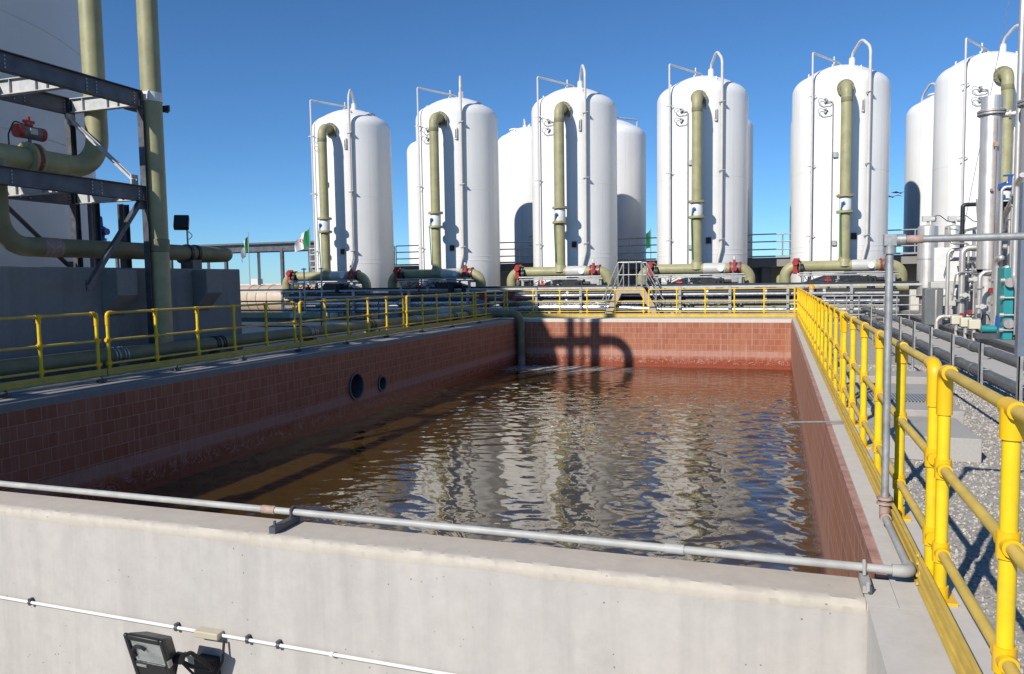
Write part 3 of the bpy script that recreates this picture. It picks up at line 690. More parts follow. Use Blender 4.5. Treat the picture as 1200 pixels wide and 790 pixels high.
# ------------------------------------------------------------------ pressure vessels
ROW = [(-20.79, 35.6), (-14.87, 35.5), (-9.11, 36.0), (-3.26, 36.4), (2.58, 37.6), (8.42, 38.3)]
VS = [.978, .981, .986, .991, 1.008, 1.02]
def surf(x, y=0): return -math.sqrt(2.0**2-x*x)
def vessel(loc, label, group, front=True):
    t = thing('white_vessel', label, 'pressure vessel', loc, group)
    ox, oy, oz = loc
    zt = 9.45; zb = ZG
    pr = [(1.55, ZG), (1.55, ZG+.5), (1.9, ZG+.6), (2.0, .9), (2.0, 2.50), (2.008, 2.505), (2.008, 2.525), (2.0, 2.53), (2.0, 2.72), (2.006, 2.725), (2.006, 2.74), (2.0, 2.745), (2.0, 5.9), (2.005, 5.905), (2.005, 5.92), (2.0, 5.925), (2.0, zt)]
    for k in range(1, 9):
        a = k/8*R(72); pr.append((2.0-.62+.62*math.cos(a), zt+.62*math.sin(a)))
    x0, z0 = pr[-1]
    for k in range(1, 7): q = k/6; pr.append((max(.02, x0*(1-q)), z0 + (10.58-z0)*(1-(1-q)**2)))
    MB().lathe(pr, loc, seg=96).build('shell', 'tank', t)
    m = MB(); m.tube([(ox-1.3, oy-1.78, 1.2), (ox-1.22, oy-1.8, 1.9), (ox-1.22, oy-1.8, 10.82), (ox-.12, oy-.05, 10.74), (ox-.02, oy+.1, 10.72), (ox-.02, oy+.1, 10.5)], .042, 10, .06); o = m.build('spray_pipe', 'pinkpipe', t)
    m = MB(); m.cyl((ox-.02, oy+.1, 10.52), (ox-.02, oy+.1, 10.66), .1, 12); m.cyl((ox-.28, oy-.1, 10.52), (ox-.28, oy-.1, 11.0), .03, 8); m.cyl((ox-.28, oy-.1, 10.52), (ox-.28, oy-.1, 10.66), .1, 12); m.build('top_nozzle', 'whitep', t)
    m = MB(); m.tube([(ox+.78, oy-1.96, 1.9), (ox+.98, oy-1.9, 2.8), (ox+1.0, oy-1.9, 10.8), (ox+.72, oy-1.2, 11.35), (ox+.42, oy-.4, 10.95), (ox+.42, oy-.4, 10.5)], .06, 14, .5, n=8); m.build('vent_pipe', 'pinkpipe', t)
    m = MB(); m.cyl((ox+.42, oy-.4, 10.4), (ox+.42, oy-.4, 10.72), .13, 14); m.cyl((ox+.42, oy-.4, 10.7), (ox+.42, oy-.4, 10.8), .08, 14); m.flange((ox+.42, oy-.4, 10.75), (0,0,1), .12, .05, 6); m.build('vent_nozzle', 'whitep', t)
    for z in (9.0, 6.1, 3.15):
        m = MB(); m.bar((ox-1.22, oy-1.84, z), (ox-1.15, oy-1.6, z), .03, .05); m.bar((ox-1.38, oy-1.84, z), (ox-1.06, oy-1.8, z+.04), .03, .035); m.build('pipe_bracket', 'galv', t)
        m = MB(); m.bar((ox+1.0, oy-1.93, z), (ox+.95, oy-1.7, z), .03, .05); m.bar((ox+.88, oy-1.93, z-.03), (ox+1.12, oy-1.88, z+.03), .16, .04); m.build('pipe_bracket', 'galv', t)
    m = MB(); m.lathe([(.3, 0), (.3, .16), (.37, .16), (.37, .22), (.3, .24)], (ox+.75, oy+.45, 10.2), seg=24)
    m.build('manhole', 'whitep', t)
    for a in (R(200), R(300), R(70)):
        x, y = ox+1.55*math.cos(a), oy+1.55*math.sin(a); q = Vector((math.cos(a), math.sin(a), 0))
        MB().bar(Vector((x, y, 9.95))-q*.1, Vector((x, y, 10.25))-q*.14, .04, .12).build('lifting_lug', 'whitep', t, smooth=False)
    if not front: return t
    for gx, gz in ((.33, 9.02), (.74, 8.48)):
        m = MB(); y = oy+surf(gx); m.box(ox+gx-.07, ox+gx+.07, y-.08, y+.03, gz-.28, gz+.3); o = m.build('sight_gauge', 'whitep', t, bevel=.05)
        m = MB(); m.box(ox+gx-.025, ox+gx+.025, y-.088, y-.082, gz-.2, gz+.2); m.build('gauge_glass', 'greybox', o)
    for q in (0, .42):
        m = MB(); y = oy+surf(-.72); m.cyl((ox-.72, y-.12, 8.75-q), (ox-.72, y+.05, 8.75-q), .06, 12); m.tube([(ox-.72, y-.1, 8.8-q), (ox-.95, y-.08, 8.92-q), (ox-1.0, y-.05, 8.75-q), (ox-.8, y-.02, 8.55-q), (ox-.5, y-.12, 8.55-q), (ox-.45, y-.1, 8.6-q)], .014, 6, .08); m.cbox((ox-.7, y-.15, 8.84-q), (.12, .1, .05)); m.build('transmitter', 'galv', t)
    m = MB(); y = oy+surf(-.42); m.tube([(ox-.72, y-.05, 8.75), (ox-.42, y-.06, 8.7), (ox-.42, y-.06, 2.0)], .022, 8, .1); m.box(ox-.38, ox-.2, y-.12, y-.02, 6.4, 6.62); m.box(ox-.38, ox-.2, y-.12, y-.02, 2.75, 2.95); m.build('impulse_line', 'galv', t)
    y = oy+surf(.45); MB().box(ox+.36, ox+.58, y-.07, y-.03, 2.98, 3.25).build('sign_plate', 'blackm', t)
    return t
v0 = vessel((ROW[3][0], ROW[3][1], 0), 'white pressure vessel fourth from left in the front row, just right of the crossover stair', 'front row of white pressure vessels')
VL = ['white pressure vessel at the left end of the front row, beside the two flags', 'second white pressure vessel from left in the front row', 'white pressure vessel behind the left side of the crossover stair, third in the front row', None,
      'white pressure vessel rising beyond the far right basin corner, fifth in the front row', 'large white pressure vessel cut by the right frame edge behind the stainless columns']
for i, (x, y) in enumerate(ROW):
    o = v0 if i == 3 else copy_tree(v0, (x, y, 0), VL[i])
    o.scale = (1, 1, VS[i])
RX = [(-19.9, 44.6), (-14.0, 44.6), (-9.11, 44.5), (-3.27, 44.4), (2.63, 44.4), (8.16, 44.4)]
RL = ['rear white vessel glimpsed between the first and second front vessels', 'rear white vessel between the second and third front vessels, with an arched shadow', 'rear white vessel showing right of the third front vessel, arched shadow low on it',
      'rear white vessel peeping out right of the fourth front vessel', 'rear white vessel almost hidden behind the fifth front vessel', 'rear white vessel left of the large right-hand vessel, behind the two stainless cylinders']
r0 = vessel((RX[0][0], RX[0][1], 0), RL[0], 'rear row of white pressure vessels', False)
r0.rotation_euler.z = PI
for (x, y), l in list(zip(RX, RL))[1:]: copy_tree(r0, (x, y, 0), l)

# riser + header per front vessel
def riser(loc, label):
    ox, oy, _ = loc
    t = thing('riser_pipe', label, 'riser pipe', loc, 'green fibreglass risers in front of the vessels')
    x0, y0 = ox+.05, oy-2.85; zh = 1.88
    MB().tube([(x0, y0, zh), (x0, y0, 9.2), (x0, oy-1.9, 9.2)], .215, 24, .42, n=10).build('riser', 'frp', t)
    MB().flange((x0, oy-2.12, 9.2), (0,1,0), .34, .07, 12).build('flange', 'frp_dark', t)
    m = MB(); m.lathe([(.217, -.1), (.226, -.08), (.226, .08), (.217, .1)], (x0, y0, 8.55), seg=24, cap0=False, cap1=False); m.build('joint_wrap', 'frp_dark', t)
    for z in (4.72, 4.07): MB().flange((x0, y0, z), (0,0,1), .34, .09).build('flange', 'frp', t)
    MB().lathe([(.225, 4.12), (.24, 4.2), (.24, 4.6), (.225, 4.67)], (x0, y0, 0), seg=24, cap0=False, cap1=False).build('check_valve', 'whitep', t)
    m = MB(); m.cyl((x0-.08, y0-.22, 4.42), (x0-.08, y0-.32, 4.42), .055, 12); m.cbox((x0-.13, y0-.25, 4.36), (.07, .07, .16)); m.build('pressure_switch', 'blue', t)
    MB().tube([(x0-.14, y0-.26, 4.4), (x0-.2, y0-.25, 3.9), (x0-.15, y0-.235, 2.3)], .025, 8, .2).build('cable', 'greentube', t)
    MB().tube([(ox-2.25, y0+1.1, .55), (ox-2.25, y0+.02, 1.0), (ox-2.25, y0, zh), (ox+2.2, y0, zh), (ox+2.2, y0+.1, .9), (ox+2.2, y0+1.0, .72)], .225, 22, .6, n=9).build('header', 'frp', t)
    MB().lathe([(.3, -.02), (.235, .28)], (x0, y0, zh), (0,0,1), 22, False, False).build('tee_saddle', 'frp', t)
    MB().lathe([(.227, -.45), (.24, -.4), (.24, .4), (.227, .45)], (ox+.78, y0, zh), (1,0,0), 22, False, False).build('coupling', 'panel', t)
    m = MB(); m.cyl((ox+1.05, y0-.26, zh), (ox+1.05, y0-.2, zh), .13, 16); m.build('pressure_gauge', 'gauge', t)
    for sx_, nm in ((-1.78, 'left'), (1.62, 'right')):
        m = MB()
        for q in (-.2, .2) if sx_ > 0 else (-.09, .09): m.flange((ox+sx_+q, y0, zh), (1,0,0), .285, .055, 8)
        o = m.build('valve_flange', 'red' if sx_ > 0 else 'frp_dark', t)
        m = MB()
        if sx_ > 0:
            m.cyl((ox+sx_-.17, y0, zh), (ox+sx_+.17, y0, zh), .25, 18); m.cbox((ox+sx_, y0-.3, zh-.08), (.2, .2, .25)); m.build('valve_body', 'greybox', o)
            m = MB(); m.cyl((ox+sx_, y0-.38, zh-.02), (ox+sx_, y0-.52, zh-.02), .1, 14); m.cbox((ox+sx_-.02, y0-.3, zh-.02), (.12, .3, .12)); m.cbox((ox+sx_-.02, y0-.26, zh+.2), (.1, .1, .3)); m.build('actuator', 'red', o)
            m = MB(); m.cyl((ox+sx_-.02, y0-.34, zh+.39), (ox+sx_-.02, y0-.34, zh+.5), .05, 8); m.build('position_indicator', 'whitep', o)
        else:
            m.cyl((ox+sx_-.06, y0, zh), (ox+sx_+.06, y0, zh), .27, 18); m.cyl((ox+sx_+.12, y0-.22, zh-.1), (ox+sx_+.24, y0-.22, zh-.1), .22, 16); m.build('valve_body', 'blackm', o)
            m = MB(); m.cbox((ox+sx_-.08, y0-.3, zh), (.16, .16, .62)); m.cyl((ox+sx_-.08, y0-.44, zh+.16), (ox+sx_-.08, y0-.3, zh+.16), .12, 14); m.cyl((ox+sx_-.06, y0-.42, zh-.2), (ox+sx_-.06, y0-.25, zh-.2), .1, 14); m.cbox((ox+sx_-.02, y0-.3, zh+.3), (.24, .12, .08)); m.build('actuator', 'red', o)
    return t
RLAB = ['green fibreglass riser bent into the leftmost front vessel, beside the flags', 'green fibreglass riser in front of the second front vessel from left', 'green fibreglass riser on the front vessel left of the crossover stair',
        'green fibreglass riser on the front vessel right of the crossover stair', 'green fibreglass riser on the vessel beyond the far right basin corner', 'green fibreglass riser with flanged elbow behind the tall stainless column']
p0 = riser((ROW[0][0], ROW[0][1], 0), RLAB[0])
for i in range(1, 6): copy_tree(p0, (ROW[i][0], ROW[i][1], 0), RLAB[i]).scale = (1, 1, VS[i])
p0.scale = (1, 1, VS[0])

# lower valve rack below each header
def rack(loc, label):
    ox, oy, _ = loc; y0 = oy-3.35
    t = thing('valve_rack', label, 'valve rack', loc, 'steel valve racks below the headers')
    m = MB()
    for x in (-1.55, -.2, 1.0, 1.85): m.box(ox+x-.05, ox+x+.05, y0-.05, y0+.05, ZG, 1.5); m.box(ox+x-.05, ox+x+.05, y0+.9, y0+1.0, ZG, 1.5)
    m.box(ox-1.7, ox+2.05, y0-.06, y0+.06, 1.5, 1.56); m.box(ox-1.7, ox+2.05, y0+.88, y0+1.02, 1.5, 1.56)
    for x in (-1.6, .3, 1.9): m.box(ox+x-.04, ox+x+.04, y0, y0+.95, 1.44, 1.5)
    m.build('frame', 'galv', t, smooth=False)
    m = MB(); m.tube([(ox-2.1, y0+.2, 1.02), (ox+2.4, y0+.2, 1.02)], .2, 18); m.tube([(ox-2.1, y0+.2, 1.02), (ox-2.4, y0+.8, 1.02), (ox-2.4, y0+1.5, 1.4)], .2, 18, .3); m.build('lower_header', 'frp', t)
    MB().tube([(ox-1.7, y0-.1, 1.62), (ox+2.0, y0-.1, 1.62)], .03, 10).build('air_line', 'galv', t)
    m = MB(); m.box(ox+.28, ox+1.2, y0-.16, y0+.2, 1.2, 1.46); m.cyl((ox+1.0, y0-.1, .9), (ox+1.0, y0-.1, 1.36), .14, 14); m.cyl((ox+.2, y0-.02, 1.32), (ox+1.5, y0-.02, 1.32), .09, 12); m.build('actuator', 'blackm', t); MB().box(ox+1.5, ox+1.75, y0-.1, y0+.2, .86, 1.3).build('solenoid_box', 'blackm', t)
    m = MB(); m.cyl((ox-.6, y0-.12, 1.0), (ox-.6, y0-.12, 1.4), .04, 8); m.cyl((ox-.72, y0-.12, 1.3), (ox-.48, y0-.12, 1.3), .05, 10); m.cbox((ox-.6, y0-.12, 1.42), (.14, .06, .05)); m.cbox((ox-1.35, y0-.06, .86), (.26, .2, .3)); m.cbox((ox+1.35, y0-.1, .72), (.2, .2, .3)); m.build('hand_valve', 'red', t)
    m = MB()
    for a, b in ((-1.5, -.7), (-.5, .4), (-.2, .55), (.1, .7), (-1.2, .2)):
        mid = (a+b)/2+random.uniform(-.1, .1); m.tube([(ox+a, y0-.07, 1.5), (ox+a+.1, y0-.12, 1.3), (ox+mid, y0-.14, random.uniform(1.15, 1.3)), (ox+b, y0-.1, 1.5)], .014, 6, .15)
    m.build('cables', 'rubber', t)
    m = MB(); m.cyl((ox-1.0, y0-.02, .84), (ox-1.0, y0-.12, .84), .13, 16); m.build('gauge', 'gauge', t)
    return t
KL = ['cluttered valve rack under the header of the leftmost vessel', 'valve rack with black actuators under the second vessel header', 'valve rack left of the crossover stair, under the third vessel header', 'valve rack right of the crossover stair, under the fourth vessel header',
      'valve rack beyond the far right basin corner, under the fifth header', 'valve rack partly hidden behind the stainless skid at right']
k0 = rack((ROW[0][0], ROW[0][1], 0), KL[0])
for i in range(1, 6): copy_tree(k0, (ROW[i][0], ROW[i][1], 0), KL[i])

# ------------------------------------------------------------------ pipe rack across the far side of the basin
rk = thing('pipe_rack', 'low galvanised pipe supports standing in a row beyond the far basin wall', 'pipe rack', (-6, 31.6, ZG))
xs_ = [-21, -18.2, -15.4, -12.6, -9.5, -7.6, -3.6, -1.7, .4, 2.6]
for x in xs_:
    m = MB()
    for y in (30.9, 32.4): m.box(x-.05, x+.05, y-.05, y+.05, ZG, 1.18)
    for z in (.12, .5, .82): m.box(x-.04, x+.04, 30.85, 32.45, z-.04, z)
    m.build('support', 'galv', rk, smooth=False)
RP = [(31.05, .24, .11, 'alu', 'bright aluminium clad pipe low on the rack beyond the far wall'), (31.45, .24, .1, 'darkpipe', 'dark grey pipe lowest on the rack behind the clad one'), (32.1, .24, .14, 'frp', 'green fibreglass pipe lowest at the back of the rack'),
      (31.0, .6, .075, 'alu', 'slim silver pipe on the middle level of the rack'), (31.3, .62, .1, 'black', 'black pipe on the middle level of the rack'), (31.8, .64, .12, 'darkpipe', 'dark pipe on the middle rack level nearest the vessels'),
      (31.1, .9, .06, 'galv', 'thin galvanised pipe on the top level of the rack'), (31.5, .94, .1, 'black', 'thick black pipe on the top level of the rack')]
for y, z, r, mt, l in RP:
    t = thing('process_pipe', l, 'pipe', (-21, y, z), 'pipes on the rack beyond the far basin wall')
    wig = .12 if mt == 'alu' and z < .4 else 0
    MB().tube([(-22, y, z+r-.12), (-9, y, z+r-.12+wig), (-6.5, y, z+r-.12+wig), (-3.9, y-.0, z+r-.12), (4.2, y, z+r-.12)], r, 14, .5).build('pipe', mt, t)
    for x in (-16, -11.1, -8.3, -2.6, -.4, 1.7) if not wig else (): MB().lathe([(r+.002, -.05), (r+.02, -.05), (r+.02, .05), (r+.002, .05)], (x, y, z+r-.12), (1,0,0), 14, False, False).build('coupling', 'galv', t)
for k, (x, l) in enumerate(((-12.0, 'red and blue valve on the dark pipe left of the outfall corner'), (-10.7, 'second red and blue valve, nearest the outfall corner'))):
    t = thing('rack_valve', l, 'valve', (x, 31.3, .5), 'red and blue valves on the rack pipes')
    MB().cyl((x-.3, 30.9, .58), (x+.3, 30.9, .58), .15, 14).build('valve_body', 'bluegrey', t)
    for q in (-.32, .32): MB().flange((x+q, 30.9, .58), (1,0,0), .2, .05).build('flange', 'red', t)
    MB().cbox((x+.1, 30.87, .82), (.26, .18, .2)).build('actuator', 'red', t)
# cable tray at eye height
t = thing('cable_tray', 'long bright galvanised tray crossing in front of the vessel bases', 'cable tray', (-6, 32.2, 1.2))
m = MB(); m.box(-27, 5.4, 32.1, 32.5, 1.085, 1.1); m.box(-27, 5.4, 32.08, 32.1, 1.085, 1.17); m.box(-27, 5.4, 32.5, 32.52, 1.085, 1.17); m.build('tray', 'zinc_and_lit', t, smooth=False)
MB().tube([(-27, 32.2, 1.2), (5.4, 32.2, 1.2)], .05, 10).build('cable', 'rubber', t); MB().tube([(-27, 32.36, 1.15), (5.4, 32.36, 1.15)], .05, 10).build('conduit', 'alu', t)
for x in (-23, -19.5, -16.6, -11.2, -8.4, -2.7, 1.2, 4.2): MB().box(x-.05, x+.05, 32.25, 32.35, ZG, 1.085).build('post', 'galv', t, smooth=False)

# crossover stair
t = thing('crossover_stair', 'sandy crossover stair with grey handrails stepping over the pipes beyond the far wall', 'stair', (-5.5, 31.7, ZG))
zp = 1.17; yA, yB_ = 30.75, 31.9
for y in (yA, yB_):
    m = MB(); m.bar((-5.95, y, zp-.1), (-6.6, y, ZG), .03, .26); m.bar((-5.1, y, zp-.1), (-4.3, y, ZG), .03, .26); m.box(-6.05, -5.02, y-.018, y+.018, zp-.26, zp-.01); m.build('stringer', 'sand', t, smooth=False)
m = MB(); m.box(-6.03, -5.04, yA, yB_, zp-.03, zp); m.build('landing', 'galv', t)
for k in range(1, 6):
    f = k/6; z = zp-(zp-ZG)*f
    for xa, xb in ((-5.95, -6.6), (-5.1, -4.3)):
        x = xa+(xb-xa)*f; MB().box(x-.12, x+.12, yA+.02, yB_-.02, z-.03, z).build('tread', 'galv', t)
for y in (yA, yB_):
    m = MB(); r = .024
    m.tube([(-6.95, y, .55), (-6.72, y, ZG+.75), (-6.02, y, 2.15), (-5.06, y, 2.15), (-4.25, y, ZG+.95), (-4.05, y, .5)], r, 8, .06)
    m.tube([(-6.6, y, ZG+.5), (-6.02, y, 1.65), (-5.06, y, 1.65), (-4.35, y, ZG+.6)], r*.8, 8, .04)
    for x, z0, z1 in ((-6.02, zp-.1, 2.15), (-5.8, zp-.1, 2.15), (-5.28, zp-.1, 2.15), (-5.06, zp-.1, 2.15), (-6.5, ZG+.2, 1.2), (-4.5, ZG+.2, 1.1)): m.cyl((x, y, z0), (x, y, z1), r, 8)
    m.build('handrail', 'galv', t)

# amber beacon on a post
t = thing('beacon', 'amber beacon lamp on a grey post beyond the far right basin corner', 'beacon', (1.25, 31.2, ZG))
MB().cyl((1.25, 31.2, ZG), (1.25, 31.2, .8), .04, 10).build('post', 'galv', t)
MB().cyl((1.25, 31.2, .8), (1.25, 31.2, 1.0), .09, 14).build('base', 'panel', t)
MB().lathe([(.11, 0), (.11, .06), (.08, .14), (.03, .18)], (1.25, 31.2, 1.0), seg=14).build('lens', 'amber', t)

# ------------------------------------------------------------------ raised walkway behind the front row
t = thing('walkway', 'raised concrete walkway on posts between the two rows of vessels', 'walkway', (-6, 40.4, ZG))
MB().box(-26, 14, 39.5, 41.6, 1.98, 2.40).build('deck', 'conc_grey', t)
MB().box(-26, 14, 41.25, 41.45, ZG, 1.975).build('back_wall', 'bldg', t)
MB().box(-26, 14, 39.35, 39.52, 2.42, 2.5).build('deck_edge', 'galv', t)
for x in (-24.3, -18.2, -12.2, -6.4, -.5, 5.2, 11): MB().box(x-.2, x+.2, 39.8, 41.2, ZG, 1.98).build('pier', 'conc_grey', t)
GL = ['grey walkway railing left of the first front vessel', 'grey walkway railing between the first and second front vessels', 'grey walkway railing between the second and third front vessels', 'grey walkway railing between the third and fourth front vessels', 'grey walkway railing between the fourth and fifth front vessels', 'grey walkway railing right of the fifth front vessel']
def grey_rail(name, label, a, b, nb, h=1.08, mat='galv', levels=(.35, .72, 1.08), group=None, r=.03):
    t = thing(name, label, 'railing', a, group); a = Vector(a); b = Vector(b)
    for l in levels: MB().tube([a+Vector((0,0,l*h/1.08)), b+Vector((0,0,l*h/1.08))], r, 8).build('rail', mat, t)
    for k in range(nb+1): q = a.lerp(b, k/nb); MB().tube([q, q+Vector((0,0,h))], r, 8).build('post', mat, t)
    return t
gx_ = [-25.5, -19.8, -13.9, -8.0, -2.0, 3.8, 9.4]
for k in range(6): grey_rail('grey_railing', GL[k], (gx_[k]-.6, 39.45, 2.45), (gx_[k+1]-.7, 39.45, 2.45), 4, group='grey railings of the raised walkway', mat='galv')
for k in (1, 2):
    x = (-18.9, -12.6)[k-1]
    t = thing('cage_ladder', ('caged ladder between the first and second front vessels', 'caged ladder between the second and third front vessels')[k-1], 'ladder', (x, 40.9, ZG), 'caged ladders on the rear vessels')
    m = MB()
    for q in (-.22, .22): m.cyl((x+q, 41.1, ZG), (x+q, 41.1, 4.2), .025, 8)
    for z in np.arange(0, 4.1, .3): m.cyl((x-.22, 41.1, z), (x+.22, 41.1, z), .015, 6)
    m.build('ladder', 'galv', t)
    m = MB()
    for z in (2.9, 3.4, 3.9): m.tube([(x+.35*math.cos(a), 40.9+.35*math.sin(a), z) for a in [R(q*24) for q in range(16)]], .02, 6)
    for a in (200, 235, 270, 305, 340): m.cyl((x+.35*math.cos(R(a)), 40.9+.35*math.sin(R(a)), 2.9), (x+.35*math.cos(R(a)), 40.9+.35*math.sin(R(a)), 3.9), .015, 6)
    m.build('cage', 'galv', t)
# pale tank shed and wall behind
t = thing('low_building', 'low white flat-roofed building on the horizon behind the canopy', 'building', (-55, 78, ZG))
MB().box(-90, 30, 78, 90, ZG, .65).build('wall', 'bldg_d', t); MB().box(-90.1, 30.1, 77.9, 90, .652, 1.52).build('parapet', 'bldg', t)
for x in (-68, -60.2, -55.7, -30, -15): MB().box(x-.5, x+.5, 79, 80, 1.52, 2.15).build('roof_unit', 'bldg', t)
t = thing('canopy', 'dark open-sided canopy roof on posts behind the flags', 'canopy', (-42, 56, ZG))
m = MB(); m.prism([(-60, 54, 4.8), (-60, 62, 5.2), (-60, 62, 5.28), (-60, 54, 4.88)], (25, 0, 0)); m.build('roof', 'roof', t, smooth=False)
m = MB()
for k in range(103): x = -60+k*.243; m.bar((x, 53.98, 4.9), (x, 62, 5.3), .1, .03)
m.build('roof_ribs', 'roof', t, smooth=False)
m = MB(); m.box(-59.8, -35.2, 54.3, 54.42, 4.2, 4.8); m.box(-59.8, -35.2, 61.5, 61.62, 4.45, 5.08); m.build('edge_beam', 'galv_dark', t)
for x in (-56, -50, -44.2, -38.6, -35.6):
    m = MB(); m.box(x-.12, x+.12, 54.26, 54.5, ZG, 4.4); m.build('post', 'galv_dark', t)
    m = MB(); m.box(x-2.2, x-2.0, 61.46, 61.66, ZG, 4.45); m.build('post', 'galv', t)
    m = MB(); m.bar((x, 54.4, 4.3), (x, 61.5, 4.6), .14, .3); m.build('rafter', 'galv_dark', t)
def flag(label, x, y, ztop, droop=1.0, crescent=False, white=True, wd=1.):
    t = thing('flag', label, 'flag', (x, y, ZG), 'green and white flags')
    MB().cyl((x, y, ZG), (x, y, ztop+.1), .035, 8).build('flagpole', 'galv', t)
    # hoist half green, fly half white, hanging in folds
    def cloth(u0, u1):
        m = MB(); nu, nv = 8, 10; o = []
        V = []
        for i in range(nu+1):
            u = u0+(u1-u0)*i/nu
            for j in range(nv+1):
                v = j/nv
                V.append((x - .03 - wd*(1.25*u - .35*u*(1-v)) + .1*math.sin(6*u+3*v)*u, y + .22*math.sin(10*u+3*v)*(.3+u), ztop - v*1.35*(1-.25*u) - droop*(.7*u+.3*u*u)))
        Fq = [(i*(nv+1)+j, i*(nv+1)+j+1, (i+1)*(nv+1)+j+1, (i+1)*(nv+1)+j) for i in range(nu) for j in range(nv)]
        Vb = [(a, b+.012, c) for a, b, c in V]; n0 = len(V)
        return m.add(V+Vb, Fq+[tuple(n0+q for q in reversed(f)) for f in Fq]), V
    m, _ = cloth(0, .36); m.build('green_half', 'flag_g', t)
    if not white: return t
    m, V = cloth(.36, 1.0); m.build('white_half', 'flag', t)
    if crescent:
        c = Vector(V[1*11+5]); m = MB(); P = [(c.x+.15*math.cos(R(a)), c.y-.12, c.z+.15*math.sin(R(a))) for a in range(60, 301, 24)]
        P2 = [(c.x+.045+.105*math.cos(R(a)), c.y-.12, c.z+.105*math.sin(R(a))) for a in range(290, 69, -22)]
        m.prism(P+P2, (0, .02, 0))
        S = [(c.x+.07+(.075 if k % 2 == 0 else .03)*math.sin(k*PI/5), c.y-.12, c.z+(.075 if k % 2 == 0 else .03)*math.cos(k*PI/5)) for k in range(10)]
        m.prism(S, (0, .02, 0)); m.build('crescent_and_star', 'flag_r', t, smooth=False)
    return t
flag('leftmost green and white flag hanging on a pole under the canopy edge', -38.5, 50, 5.4, crescent=False, wd=.55, droop=1.25)
flag('green and white flag with a small red crescent beside the first vessel', -33.0, 50, 5.6, crescent=True, wd=1.15, droop=.85)
flag('distant furled green flag between the third and fourth vessels', -9.2, 60, 5.2, white=False)
t = thing('horizontal_tank', 'long beige horizontal tank with straps lying behind the tray at left', 'horizontal tank', (-27, 37, ZG))
MB().lathe([(.05, -5.2), (.6, -5.05), (.78, -4.7), (.78, 4.7), (.6, 5.05), (.05, 5.2)], (-27.4, 37, .66), (1,0,0), 40).build('shell', 'beige', t)
for x in (-31.2, -28.2, -27.6, -26.9, -25.8, -24.8, -23.8): MB().lathe([(.782, -.05), (.81, -.05), (.81, .05), (.782, .05)], (x, 37, .66), (1,0,0), 40, False, False).build('strap', 'sand', t)
# left yard beyond the bund wall
grey_rail('grey_railing', 'low shaded grey railing left of the basin, behind the yellow one', (-17.6, 21, -.1), (-11.5, 21, -.1), 6, 1.05, 'galv_dark', (.25, .5, .78, 1.08), r=.022)
for k, (y, z, x0, x1, r, l) in enumerate(((27.2, .12, -24, -17.4, .2, 'short green pipe end lying across the left yard'), (28.4, .28, -14.4, -11.3, .19, 'green pipe entering the yard beside the grey pier block'))):
    t = thing('yard_pipe', l, 'pipe', (x0, y, z), 'green pipes crossing the left yard')
    MB().tube([(x0, y, z), (x1, y, z)], r, 18).build('pipe', 'frp', t); m = MB(); m.lathe([(r, -.3), (r+.03, -.25), (r+.03, .25), (r, .3)], (x1-1.2, y, z), (1,0,0), 18, False, False); m.build('collar', 'panel', t)
    MB().box(x0+.6, x0+.9, y-.2, y+.2, ZG, z-r+.03).build('pipe_support', 'conc_grey', t)
tag(MB().box(-15.3, -14.5, 27.8, 28.6, ZG, .4).build('concrete_block', 'conc_grey', bevel=.02), 'grey concrete pier block among the pipes left of the basin', 'concrete block')
for k, x in enumerate((-20.3, -19.4)):
    t = thing('pipe_stand', ('left of two thin galvanised stands near the beige tank', 'right of two thin galvanised stands near the beige tank')[k], 'stand', (x, 30.2, ZG)); m = MB(); m.cyl((x, 30.2, ZG), (x, 30.2, 2.2), .035, 8); m.build('post', 'galv', t); m = MB(); m.bar((x-.12, 30.2, 2.15), (x+.12, 30.2, 2.15), .05, .05); m.build('cap_plate', 'galv', t)

# ------------------------------------------------------------------ right bank
t = thing('concrete_steps', 'low stepped concrete plinth with a steel grating beside the right guardrail', 'plinth', (1.5, 9.6, ZG))
MB().box(.9, 1.81, 8.05, 9.198, ZG, -.02).build('lower_step', 'step', t, bevel=.01); MB().box(.905, 1.895, 9.2, 11.4, ZG, .05).build('upper_step', 'step', t, bevel=.01)
MB().box(.95, 1.85, 9.75, 10.35, .05, .062).build('grating', 'grate', t)
tag(MB().box(.9, 2.6, 13.6, 14.4, ZG-.1, ZG+.13).build('concrete_slab', 'step', bevel=.01), 'thin concrete slab crossing the gravel beyond the stepped plinth', 'slab')
XPP = 2.88
for z, r, l in ((.0, .075, 'lower of two long dark grey pipes beside the gravel strip'), (.345, .075, 'upper of two long dark grey pipes beside the gravel strip')):
    t = thing('plastic_pipe', l, 'pipe', (XPP, 12, z), 'dark grey plastic pipes along the gravel')
    MB().tube([(XPP+.1, 3, z), (XPP+.1, 33.5, z)], r, 16).build('pipe', 'darkpipe', t)
    for y in (8.2, 14.0, 19.7, 25.6): MB().lathe([(r, -.09), (r+.014, -.08), (r+.014, .08), (r, .09)], (XPP+.1, y, z), (0,1,0), 16, False, False).build('socket', 'darkpipe', t)
PY = [7.15, 9.08, 11.0, 12.93, 14.88, 16.83, 18.8, 20.8, 23.4, 27.0]
PLL = ['first pipe post from the right edge', 'second pipe post from the right edge', 'third pipe post from the right edge', 'pipe post right in front of the skid junction boxes', 'pipe post left of the skid junction boxes', 'pipe post below the grey cabinet', 'pipe post left of the grey cabinet', 'third last pipe post toward the vessels', 'second last pipe post toward the vessels', 'last pipe post nearest the vessels']
